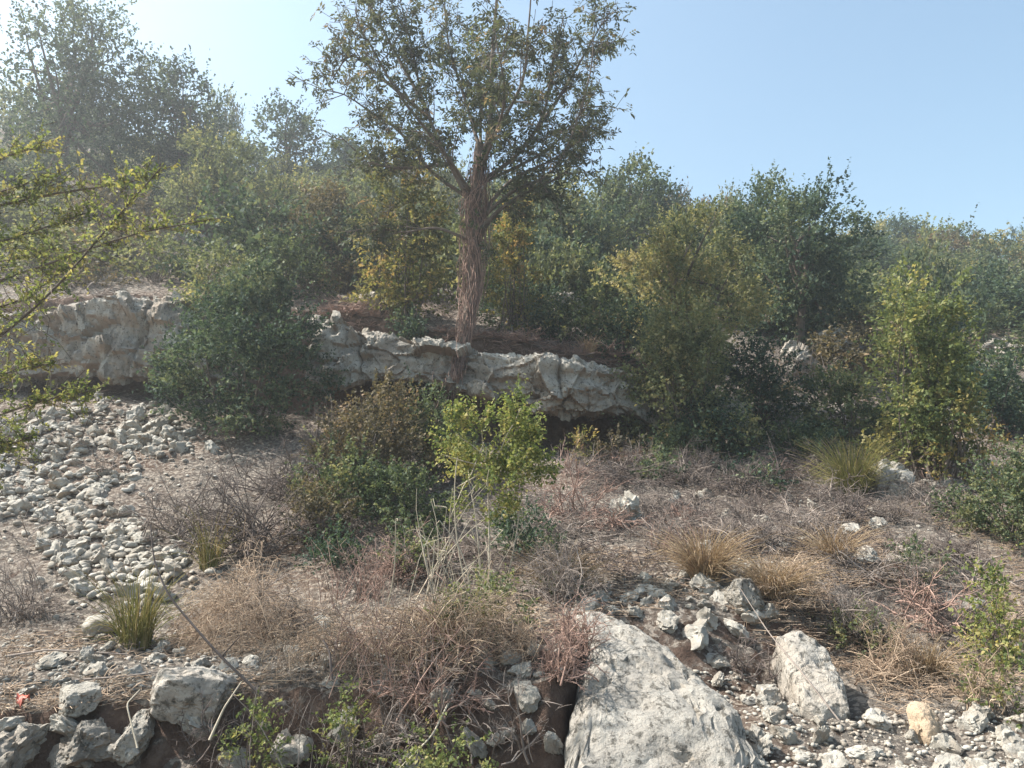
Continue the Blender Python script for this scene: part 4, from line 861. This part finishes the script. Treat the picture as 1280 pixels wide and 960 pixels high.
def scrub_mesh(seed, m0, w, h, mat, rad):
    m0 = max(10, int(m0 * .68)); r = np.random.default_rng(seed); a = r.uniform(0, 6.28, m0); th = np.arccos(r.uniform(.05, .98, m0)); K = 8; t = np.linspace(0, 1, K)[None, :, None]
    st = np.stack([r.normal(0, .13 * w, m0), r.normal(0, .1 * w, m0), np.zeros(m0)], 1)
    en = np.stack([np.cos(a) * np.sin(th) * w * .5, np.sin(a) * np.sin(th) * w * .42, np.cos(th) * h], 1) * r.uniform(.55, 1.1, (m0, 1))
    md = (st + en) * .5 + r.normal(0, .1, (m0, 3)) * [w, w, h] + [0, 0, .18 * h]; g = []
    P = st[:, None] * (1 - t) ** 2 + 2 * t * (1 - t) * md[:, None] + t ** 2 * en[:, None] + np.cumsum(r.normal(0, .012, (m0, K, 3)), 1) * min(1, w)
    ln = np.linalg.norm(en - st, axis=1); rd = rad * 1.7
    for lev, (kids, lo, hi) in enumerate(((5, .25, .5), (4, .25, .55), (0, 0, 0))):
        P[..., 2] = np.maximum(P[..., 2], .004); n, K = P.shape[:2]
        g.append(tubes(P, rd * r.uniform(.6, 1.3, (n, 1)) * np.linspace(1.1, .45, K)[None], 4 if lev == 0 else 3)); rd *= .55
        if not kids: break
        i = np.repeat(np.arange(n), kids); k = r.integers(K // 3, K - 1, n * kids); b = P[i, k]; tan = unit(P[i, k + 1] - P[i, k])
        d = unit(tan + unit(r.normal(size=(len(i), 3))) * .95 + [0, 0, .05]); l = ln[i] * r.uniform(lo, hi, len(i)); K2 = 5 - lev; t2 = np.linspace(0, 1, K2)[None, :, None]
        bend = r.normal(0, .22, (len(i), 3)) * l[:, None] - [0, 0, .06] * l[:, None]
        P = b[:, None] + d[:, None] * l[:, None, None] * t2 + bend[:, None] * t2 ** 2 + np.cumsum(r.normal(0, .006, (len(i), K2, 3)), 1) * t2; ln = l
    V, F = join(g); return mesh_np('dry_bush', V, F, mat)

def brush_mesh(seed, n, w, h, style, mat, rad=.0035, extra=.3):
    r = np.random.default_rng(seed); P = brush_curves(r, n, w, h, style); K = P.shape[1]
    R_ = rad * r.uniform(.5, 1.5, (n, 1)) * np.linspace(1.1, .5, K)[None]; g = [tubes(P, R_, 3)]
    m = int(n * extra)
    if m:
        i = r.integers(0, n, m); k = r.integers(2, K, m); b = P[i, k]; dr = unit(r.normal(size=(m, 3)) + [0, 0, .3]) * r.uniform(.04, .16, (m, 1)) * (w + h) * .6
        t = np.linspace(0, 1, 4)[None, :, None]; g.append(tubes(b[:, None] + dr[:, None] * t + .02 * r.normal(size=(m, 4, 3)) * t, rad * .5 * np.ones((m, 4)), 3))
    V, F = join(g); return mesh_np('dry_bush', V, F, mat)

def brush(name, px, py, wpx, hpx, style, n, mat, label, cat='dry bush', group=None, rad=.0035, seed=None, extra=.3):
    c = hit([px], [py])[0]; s = c[1] / FPX; seed = seed or int(px * 3 + py * 7)
    me = scrub_mesh(seed, n, wpx * s, hpx * s, M[mat], rad) if style == 'scrub' else brush_mesh(seed, n, wpx * s, hpx * s, style, M[mat], rad, extra)
    return add(name, me, None, c - np.array([0, 0, .02]), label, cat, group)
DB = 'dry_bush'
brush(DB, 300, 802, 200, 95, 'mound', 1300, 'twig_tan', 'domed dry bush of drooping tan stalks on the terrace', rad=.0019)
brush(DB, 345, 795, 150, 80, 'scrub', 26, 'twig_grey', 'bare grey twigs leaning against the domed dry bush', rad=.004)
brush(DB, 25, 775, 140, 95, 'scrub', 50, 'twig_grey', 'dry grey-brown bush at the foot of the scree', rad=.0035)
brush(DB, 130, 590, 110, 40, 'scrub', 14, 'twig_grey', 'sparse grey twigs lying across the scree', rad=.004)
brush(DB, 60, 680, 110, 50, 'scrub', 16, 'twig_grey', 'thin dead twigs sprouting from the lower scree', rad=.0035)
brush(DB, 230, 670, 170, 85, 'scrub', 60, 'twig_grey', 'grey tangle of dead brush on the edge of the scree', rad=.0045)
brush(DB, 310, 690, 190, 110, 'scrub', 80, 'twig_dark', 'wide dark tangle of dead brush behind the domed dry bush', rad=.0045)
brush(DB, 350, 625, 170, 80, 'scrub', 60, 'twig_dark', 'dark tangle of dead twigs below the large round bush', rad=.0045)
brush(DB, 705, 752, 120, 85, 'scrub', 75, 'twig_grey', 'rounded grey leafless bush beside the bright sapling', rad=.0028)
brush(DB, 715, 655, 130, 90, 'scrub', 45, 'vine', 'pinkish brown dead brush behind the bright sapling', rad=.004)
brush(DB, 790, 605, 170, 38, 'scrub', 50, 'twig_dark', 'dark dead brush in front of the hollow', rad=.0045)
brush(DB, 925, 620, 150, 50, 'scrub', 50, 'twig_dark', 'dark dead brush below the shaded shrub', rad=.0045)
brush(DB, 860, 640, 130, 40, 'scrub', 40, 'twig_grey', 'low grey dead brush beside the knobbly white rock', rad=.004)
brush(DB, 1000, 680, 150, 40, 'scrub', 45, 'twig_grey', 'low grey mat of dead stalks behind the straw-coloured tuft', rad=.003)
brush(DB, 985, 755, 150, 60, 'scrub', 60, 'twig_tan', 'matted tan dead stalks spilling over the bank above the narrow slab', rad=.0028)
brush(DB, 1060, 790, 150, 70, 'scrub', 60, 'twig_grey', 'grey dead stalks hanging down the bank beside the narrow slab', rad=.0028)
brush(DB, 1080, 720, 130, 50, 'scrub', 45, 'twig_grey', 'grey dead stalks above the jutting slab', rad=.003)
brush(DB, 1120, 655, 100, 45, 'scrub', 45, 'twig_grey', 'grey dry bush in front of the rounded white boulder', rad=.003)
brush(DB, 1115, 850, 130, 80, 'scrub', 50, 'twig_tan', 'tan dry bush at the lower end of the bank by the gravel', rad=.0028)
brush(DB, 1215, 885, 140, 75, 'scrub', 30, 'twig_tan', 'dry stalks mixed into the low yellowish bush by the gravel', rad=.0028)
brush(DB, 945, 850, 100, 60, 'scrub', 30, 'twig_dark', 'dark dry bush hanging in the earth hollow', rad=.003)
brush(DB, 470, 840, 180, 125, 'stalk', 70, 'vine', 'upright bare brown stalks on the terrace wall beside the weed', rad=.0028, extra=1.6)
brush(DB, 600, 815, 150, 75, 'mound', 700, 'twig_tan', 'mat of pinkish straw on the crest of the bank', rad=.0018)
brush(DB, 430, 835, 170, 70, 'mound', 800, 'twig_tan', 'straw mound on the terrace edge among bare stalks', rad=.0018)
brush(DB, 540, 900, 170, 110, 'scrub', 45, 'vine', 'brown tangle hanging down the bank under the straw', rad=.003)
brush(DB, 290, 950, 130, 90, 'scrub', 26, 'twig_dark', 'dark thin brush against the terrace wall beside the oblong whitish rock', rad=.003)
brush(DB, 560, 830, 190, 95, 'scrub', 55, 'twig_tan', 'dry thorny brush draped over the edge of the bank', rad=.003)
brush(DB, 640, 960, 170, 130, 'scrub', 16, 'twig_grey', 'dry forked twigs at the foot of the bank beside the big speckled boulder', rad=.0032)
brush(DB, 500, 960, 200, 140, 'scrub', 40, 'twig_grey', 'grey forked twigs at the foot of the terrace wall', rad=.0032)
brush(DB, 380, 960, 200, 130, 'stalk', 60, 'twig_grey', 'thin grey stalks standing at the foot of the terrace wall', rad=.0026, extra=1.8)
brush(DB, 460, 750, 130, 85, 'stalk', 100, 'vine', 'reddish brown bare stalks behind the terrace wall', rad=.0028, extra=1.6)
brush(DB, 570, 752, 150, 150, 'stalk', 26, 'pale_stem', 'pale leafless stalks around the bright sapling', rad=.005, extra=1.8)
brush(DB, 90, 478, 150, 55, 'scrub', 40, 'twig_grey', 'grey dead creeper in front of the pitted rock face', rad=.006)
brush(DB, 200, 335, 170, 45, 'scrub', 40, 'twig_grey', 'grey dry scrub on the slope above the pitted rock face', rad=.008)
brush(DB, 430, 620, 190, 120, 'scrub', 50, 'twig_dark', 'dark bare twigs threaded through the low green shrub', rad=.004)
brush(DB, 845, 690, 80, 50, 'stalk', 60, 'vine', 'reddish dead weed beside the straw-coloured tuft', rad=.003, extra=1.5)
brush(DB, 650, 436, 110, 18, 'scrub', 40, 'vine', 'low reddish dead scrub on the ledge top beside the tall tree', rad=.006)
brush(DB, 745, 446, 110, 20, 'scrub', 40, 'vine', 'low reddish dead scrub on the ledge top near the evergreen', rad=.006)
brush(DB, 440, 395, 100, 18, 'scrub', 36, 'vine', 'low reddish dead scrub on the ledge below the brownish shrub', rad=.006)
brush(DB, 1010, 590, 140, 40, 'scrub', 50, 'twig_dark', 'low dark brush around the tall grass tuft', rad=.0045)
brush(DB, 975, 480, 110, 60, 'stalk', 80, 'twig_grey', 'grey bare shoots at the foot of the dome-topped evergreen', rad=.006, extra=1.2)

bm_ = [scrub_mesh(900 + k, 34, .95, .34, M[('twig_grey', 'twig_dark', 'twig_grey', 'vine')[k]], .0036) for k in range(4)]
br_ = np.random.default_rng(71); q_ = np.concatenate([sample_poly([(690, 575), (900, 575), (1180, 590), (1190, 650), (960, 690), (700, 690)], 40, br_), sample_poly([(400, 640), (560, 640), (640, 720), (420, 740)], 7, br_), sample_poly([(1090, 690), (1270, 640), (1270, 800), (1150, 830)], 7, br_)])
for i, (p, k) in enumerate(zip(hit(q_[:, 0], q_[:, 1]), br_.integers(0, 4, len(q_)))):
    gname = 'dead brush clumps on the dry slope, ' + ('grey', 'dark', 'grey', 'reddish')[k]
    f = br_.uniform(.7, 1.3); add(DB, bm_[k], None, p - np.array([0, 0, .02]), ('grey', 'blackish', 'grey', 'reddish')[k] + ' low clump of dead brush on the dry slope below the ledge', 'dry bush', gname, None, (0, 0, br_.uniform(0, 6.28)), (f, f, f * br_.uniform(.7, 1.2)))
brush(DB, 722, 826, 90, 70, 'scrub', 40, 'vine', 'brown rootlets hanging over the earth face at the top of the big speckled boulder', rad=.0028)

def tuft(px, py, wpx, hpx, n, mat, label, seed=3, rad=.0035):
    r = np.random.default_rng(seed + px); c = hit([px], [py])[0]; s = c[1] / FPX; w, h = wpx * s, hpx * s; K = 5; t = np.linspace(0, 1, K)[None, :, None]
    a = r.uniform(0, 6.28, n); st = np.stack([np.cos(a), np.sin(a), 0 * a], 1) * np.sqrt(r.random((n, 1))) * w * .16
    o = np.stack([np.cos(a), np.sin(a), 0 * a], 1) * r.uniform(.0, .62, (n, 1)) * w + r.normal(0, .07, (n, 3)) * [w, w, 0]; up = (.25 + .85 * r.random((n, 1)) ** .8) * h
    P = st[:, None] + np.array([0, 0, 1]) * up[:, None] * (t - .18 * t ** 3) + o[:, None] * t ** 1.8 + np.cumsum(r.normal(0, .008, (n, K, 3)), 1); P[..., 2] -= np.where(r.random((n, 1)) < .2, 1, 0) * (t[..., 0] ** 3) * up * .45
    V, F = tubes(P, rad * r.uniform(.6, 1.3, (n, 1)) * np.linspace(1.2, .25, K)[None], 3)
    tone = np.repeat(np.clip(r.normal(.45, .22, n) + (r.random(n) < .25) * .45, 0, 1), K * 3)
    add('grass_tuft', mesh_np('grass_tuft', V, F, M[mat], {'tone': tone}), None, c - np.array([0, 0, .02]), label, 'grass tuft')
tuft(170, 808, 105, 112, 230, 'grass', 'yellow-green grass tuft on the terrace below the scree')
tuft(262, 712, 70, 90, 110, 'grass', 'thin green grass blades behind the domed dry bush')
tuft(1066, 622, 100, 85, 700, 'grass', 'tall green grass tuft beside the rounded white boulder')
tuft(882, 725, 110, 72, 520, 'dry_grass', 'straw-coloured dry grass tuft on top of the earth bank')
tuft(735, 448, 40, 36, 120, 'dry_grass', 'small dry tuft on the top of the ledge')
tuft(1215, 437, 36, 34, 90, 'dry_grass', 'pale dry tuft on the slope behind the yellowing young tree')

tuft(702, 742, 120, 70, 420, 'dry_grass', 'pale dry grass tuft hugging the rounded grey leafless bush')
tuft(1042, 700, 90, 50, 320, 'dry_grass', 'short straw tuft on the dry bank above the matted stalks')
tuft(965, 745, 110, 55, 420, 'dry_grass', 'straw tuft drooping over the earth bank beside the rough limestone block')
tuft(560, 800, 110, 60, 380, 'dry_grass', 'pinkish straw tuft on the crest of the bank')
tuft(1160, 850, 90, 60, 260, 'dry_grass', 'straw tuft at the lower end of the bank behind the gravel')
# single dead sticks
def stick(pts, r0, mat, label, forks=()):
    P = np.array([W(*p) for p in pts]); t = np.linspace(0, len(P) - 1, 22); i = np.minimum(t.astype(int), len(P) - 2); f = (t - i)[:, None]; q = P[i] * (1 - f) + P[i + 1] * f
    for _ in range(2): q[1:-1] = (q[:-2] + 2 * q[1:-1] + q[2:]) / 4
    g = [tubes(q[None], np.linspace(r0, r0 * .45, 22)[None], 6)]
    for a, b in forks:
        A, B_ = W(*a), W(*b); tt = np.linspace(0, 1, 6)[:, None]; g.append(tubes((A * (1 - tt) + B_ * tt)[None], np.linspace(r0 * .6, r0 * .3, 6)[None], 5))
    c = q[0].copy(); V, F = join(g); add('dead_stick', mesh_np('dead_stick', V - c, F, M[mat], smooth_shade=True), None, c, label, 'stick')
brush(DB, 700, 850, 110, 80, 'scrub', 40, 'vine', 'brown rootlike twigs hanging at the edge of the big speckled boulder', rad=.0028)
stick([(325, 868, 4.55), (270, 815, 4.6), (210, 745, 4.65), (192, 700, 4.7), (188, 655, 4.75)], .008, 'twig_dark', 'long bare dark stick curving up in front of the grass tuft', [((276, 822, 4.6), (300, 795, 4.5)), ((322, 864, 4.55), (310, 900, 4.4))])
stick([(262, 925, 4.3), (280, 885, 4.35), (302, 852, 4.4)], .008, 'pale_stem', 'short pale broken stick slanting against the terrace wall')
stick([(172, 935, 4.3), (158, 880, 4.4), (175, 862, 4.5)], .006, 'pale_stem', 'thin pale stick bent over the terrace wall')
stick([(415, 850, 4.7), (412, 815, 4.75), (404, 800, 4.8)], .010, 'twig_dark', 'short dark stub standing on the terrace wall')
stick([(10, 820, 5.5), (60, 812, 5.5), (160, 818, 5.5)], .009, 'twig_grey', 'grey branch lying flat on the dry terrace')
stick([(95, 850, 5.0), (150, 846, 5.0), (215, 838, 5.05)], .007, 'twig_grey', 'thin branch lying beside the oblong whitish rock')
stick([(320, 790, 6.2), (370, 780, 6.2), (430, 750, 6.3)], .008, 'twig_grey', 'grey branch leaning at the foot of the domed dry bush')
stick([(1060, 915, 4.95), (1010, 850, 5.2), (960, 790, 5.7), (925, 735, 6.05)], .006, 'twig_grey', 'long thin dead stem trailing down the narrow slab')
stick([(560, 880, 4.5), (540, 920, 4.3), (470, 990, 4.0)], .006, 'pale_stem', 'pale curved twig in front of the bank')

# scrap of red plastic on the terrace
c = hit([28], [884])[0]; r = np.random.default_rng(2); n = 5; gx, gy = np.meshgrid(np.linspace(-1, 1, n), np.linspace(-1, 1, n))
V = np.stack([gx * .035 * (1 - .5 * np.abs(gy)), gy * .035, .035 + .03 * (1 - gy ** 2) + .012 * r.normal(size=gx.shape)], -1).reshape(-1, 3)
V2 = V - [0, 0, .003]; i = (np.arange(n - 1)[:, None] * n + np.arange(n - 1)[None]).ravel(); F = np.stack([i, i + 1, i + n + 1, i + n], 1)
add('plastic_scrap', mesh_np('plastic_scrap', np.concatenate([V, V2]), np.concatenate([F, F[:, ::-1] + n * n]), M['red']), None, c, 'crumpled orange-red scrap lying on the terrace edge', 'litter')

# ------------------------------------------------------------------ straw and leaf litter over the ground
def litter(name, n, mat, poly, r, lmin, lmax, label, rad=.0022, rise=.5):
    q = sample_poly(poly, n, r); P = hit(q[:, 0], q[:, 1]); P = P[noise3(P * 1.1 + 3, 8) > -.22]; n = len(P)
    d = unit(np.stack([r.normal(size=n), r.normal(size=n), np.abs(r.normal(0, rise, n))], 1)); l = r.uniform(lmin, lmax, n); t = np.linspace(0, 1, 4)[None, :, None]
    C = P[:, None] + d[:, None] * l[:, None, None] * t + np.array([0, 0, -1]) * (l[:, None, None] * .5) * t ** 2 * np.abs(d[:, None, 2:]) + [0, 0, .008]
    V, F = tubes(C, rad * r.uniform(.5, 1.4, (n, 1)) * np.ones((1, 4)), 3)
    add(name, mesh_np(name, V, F, M[mat]), None, label=label, cat='dry grass', kind='stuff')
r = np.random.default_rng(8)
litter('straw_litter', 7000, 'twig_tan', [(0, 800), (200, 780), (560, 760), (700, 700), (960, 650), (1150, 620), (1200, 680), (1100, 860), (940, 800), (900, 740), (720, 790), (420, 870), (0, 900)], r, .05, .2, 'dry straw and stalks littering the terrace and bank')
litter('dead_grass', 9000, 'twig_dark', [(380, 700), (400, 540), (700, 560), (900, 580), (1190, 590), (1200, 700), (960, 700), (700, 760)], r, .08, .3, 'grey dead grass on the slope below the ledge', .003, 1.0)
litter('hill_grass', 5000, 'twig_grey', [(0, 380), (100, 260), (480, 260), (800, 330), (1280, 360), (1280, 480), (880, 500), (800, 455), (560, 430), (400, 400)], r, .12, .5, 'grey dry grass between the shrubs of the upper slope', .007, 1.2)

litter('ledge_grass', 3500, 'vine', [(395, 372), (480, 385), (560, 415), (800, 440), (810, 470), (700, 455), (560, 438), (400, 408)], r, .08, .3, 'reddish dry grass along the top of the ledge', .004, 1.0)
litter('slope_straw', 5000, 'twig_tan', [(1000, 650), (1280, 620), (1280, 860), (1120, 900), (1040, 800), (960, 720)], r, .05, .22, 'straw strewn over the dry slope by the gravel', .0022, .7)
# ------------------------------------------------------------------ haze
lo = GV.min(0) - 1.0; hi = np.maximum(GV.max(0) + 1.0, [0, 0, 23.0]); hi[2] = max(hi[2], 23.0)
bm = bmesh.new(); bmesh.ops.create_cube(bm, size=1)
for v in bm.verts: v.co = Vector([(lo[k] + hi[k]) / 2 + v.co[k] * (hi[k] - lo[k]) for k in range(3)])
me = bpy.data.meshes.new('haze'); bm.to_mesh(me); bm.free()
m, t, o = new_mat('haze_air'); pv = N(t, 'ShaderNodeVolumePrincipled'); pv.inputs['Color'].default_value = (.93, .96, 1, 1)
pv.inputs['Density'].default_value = HAZE_DENSITY; pv.inputs['Anisotropy'].default_value = .5
t.links.new(pv.outputs[0], o.inputs['Volume']); me.materials.append(m)
add('haze', me, kind='stuff', label='thin bright haze over the hillside', cat='haze')
for ob in kinds:
    if 'w' in ob: del ob['w']
for ob in list(COL.objects):
    if 'w' in ob: del ob['w']
tot = sum(len(me.polygons) for me in bpy.data.meshes); import sys; print('faces', tot, 'objects', len(COL.objects))
